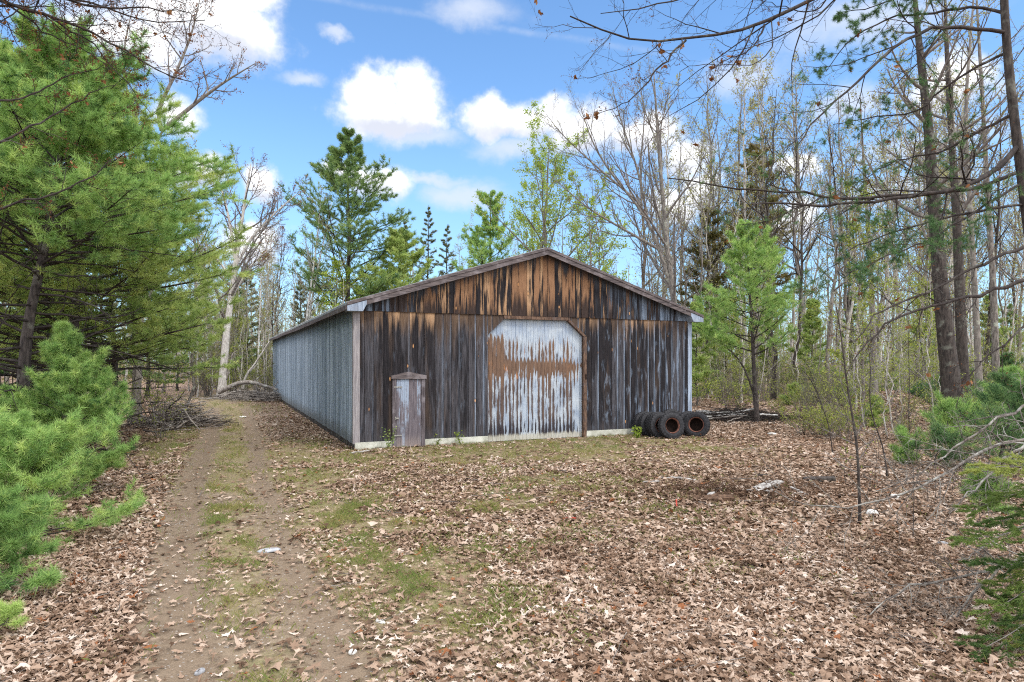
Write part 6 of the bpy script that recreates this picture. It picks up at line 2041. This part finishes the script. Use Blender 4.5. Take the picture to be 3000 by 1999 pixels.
lm = M(); rlf = np.random.default_rng(900)
for (n_, ya, yb, lob, smin, smax, pw) in ((102000, 5.4, 11.0, True, 0.045, 0.115, 1.5), (96000, 10.5, 18.0, False, 0.06, 0.14, 1.4), (90000, 17.5, 34.0, False, 0.08, 0.16, 1.3), (22000, 33.0, 52.0, False, 0.13, 0.24, 1.2)):
    x, y = scatter_ground(rlf, n_, ya, yb, 0.84, pw)
    k = (rlf.random(n_) < leaf_mask(x, y) * 1.15 + 0.012) & not_in_barn(x, y)
    x, y = x[k], y[k]
    fan_leaves(rlf, x, y, rlf.uniform(smin, smax, len(x)), lob, lm)
o = lm.build('leaf_litter', MAT['litter'])
tagthing(o, 'dry tan and brown fallen leaves carpeting the clearing', 'fallen leaves', kind='stuff')

# grass
gm = M(); rg = np.random.default_rng(901)
for (n_, ya, yb, h0, w0, pw) in ((240000, 5.4, 13.0, 0.045, 0.005, 1.5), (210000, 12.5, 30.0, 0.055, 0.010, 1.3), (40000, 29.0, 50.0, 0.10, 0.025, 1.2)):
    x, y = scatter_ground(rg, n_, ya, yb, 0.84, pw)
    gmk = grass_mask(x, y)
    tuft = np.clip((vnoise(x, y, 2.6) - 0.38) / 0.3, 0, 1)
    pr = gmk * (0.25 + 0.95 * tuft) + 0.035 * (vnoise(x + 9, y, 1.3) > 0.72)
    k = (rg.random(n_) < pr) & not_in_barn(x, y)
    x, y, tf = x[k], y[k], tuft[k]
    n2 = len(x)
    a = rg.random(n2) * 6.28; ln = h0 * rg.uniform(0.5, 1.7, n2) * (0.6 + 0.7 * tf); bend = rg.normal(0, 0.6, (n2, 2)) * ln[:, None]
    sx, sy = np.cos(a) * w0 * .5, np.sin(a) * w0 * .5
    z = ground_z(x, y)
    V = np.stack([np.stack([x - sx, y - sy, z - .004], -1), np.stack([x + sx, y + sy, z - .004], -1), np.stack([x + bend[:, 0] * .45 + sx * .6, y + bend[:, 1] * .45 + sy * .6, z + ln * .65], -1), np.stack([x + bend[:, 0], y + bend[:, 1], z + ln], -1)], 1)
    t = np.clip(0.08 + 0.75 * fbm(x, y, 0.8) * (0.5 + tf * .7) + rg.normal(0, 0.18, n2), 0, 1)
    gm.add(V.reshape(-1, 3), np.arange(n2 * 4).reshape(n2, 4), 0, np.repeat(t, 4), smooth=False)
o = gm.build('grass', MAT['grass'])
tagthing(o, 'thin olive grass along the track and before the barn', 'grass', kind='stuff')

# twigs strewn in the leaves, and gravel in the wheel tracks
tw = M(); rt_ = np.random.default_rng(902)
for (n_, ya, yb, ln, r0) in ((420, 5.5, 13, 0.30, 0.0035), (700, 12, 34, 0.5, 0.006)):
    x, y = scatter_ground(rt_, n_, ya, yb, 0.84, 1.4)
    k = (rt_.random(n_) < leaf_mask(x, y) * 1.2 + 0.05) & not_in_barn(x, y)
    x, y = x[k], y[k]; n2 = len(x)
    a = rt_.random(n2) * 6.28; L_ = ln * rt_.lognormal(0, 0.5, n2)
    t = np.linspace(-0.5, 0.5, 5)
    P = np.stack([x[:, None] + np.cos(a)[:, None] * t * L_[:, None], y[:, None] + np.sin(a)[:, None] * t * L_[:, None], np.zeros((n2, 5))], -1)
    P[..., :2] += np.cumsum(rt_.normal(0, 0.012, (n2, 5, 2)), 1)
    P[..., 2] = ground_z(P[..., 0], P[..., 1]) + 0.035 + rt_.uniform(0, 0.03, (n2, 1)) + rt_.normal(0, 0.008, (n2, 5))
    tw.tubes(P, np.linspace(1, .5, 5)[None] * r0 * rt_.uniform(0.6, 1.5, (n2, 1)), 4, 0, rt_.random(n2))
    P1, R1 = grow(rt_, P, np.full((n2, 5), r0), 1, (0.3, .8), (45, 15), 0.45, 0.2, 0.6, 4, 0.0, 0.1, 0.4, r0 * .5)
    P1[..., 2] = np.maximum(P1[..., 2], ground_z(P1[..., 0], P1[..., 1]) + .02)
    tw.tubes(P1, R1, 3, 0, 0.4)
o = tw.build('twig_litter', MAT['twig'])
tagthing(o, 'small dead twigs strewn over the fallen leaves', 'twigs', kind='stuff')
gv = M()
n_ = 14000
x, y = scatter_ground(rt_, n_, 5.4, 20, 0.84, 1.5)
lx, rx = rut_x(LRUT, y), rut_x(RRUT, y)
k = (x > lx - 0.7) & (x < rx + 0.9) & (rt_.random(n_) < 0.25 + 0.75 * ruts(x, y))
x, y = x[k], y[k]; n2 = len(x)
sz = rt_.lognormal(math.log(0.009), 0.45, n2)
oct_ = np.array([(1, 0, 0), (0, 1, 0), (-1, 0, 0), (0, -1, 0), (0, 0, 1), (0, 0, -1)], float)
V = oct_[None] * (1 + rt_.normal(0, 0.22, (n2, 6, 1))) * sz[:, None, None] * np.array([1.2, 1, 0.7])
a = rt_.random(n2) * 6.28; c_, s_ = np.cos(a)[:, None], np.sin(a)[:, None]
V = np.stack([V[..., 0] * c_ - V[..., 1] * s_ + x[:, None], V[..., 0] * s_ + V[..., 1] * c_ + y[:, None], V[..., 2] + (ground_z(x, y) + sz * 0.2)[:, None]], -1)
tri = np.array([(0, 1, 4), (1, 2, 4), (2, 3, 4), (3, 0, 4)])
gv.add(V.reshape(-1, 3), (tri[None] + (np.arange(n2) * 6)[:, None, None]).reshape(-1, 3), 0, np.repeat(rt_.random(n2), 6), smooth=False)
o = gv.build('gravel', MAT['gravel'])
tagthing(o, 'fine gravel lying in the wheel tracks', 'gravel', kind='stuff')
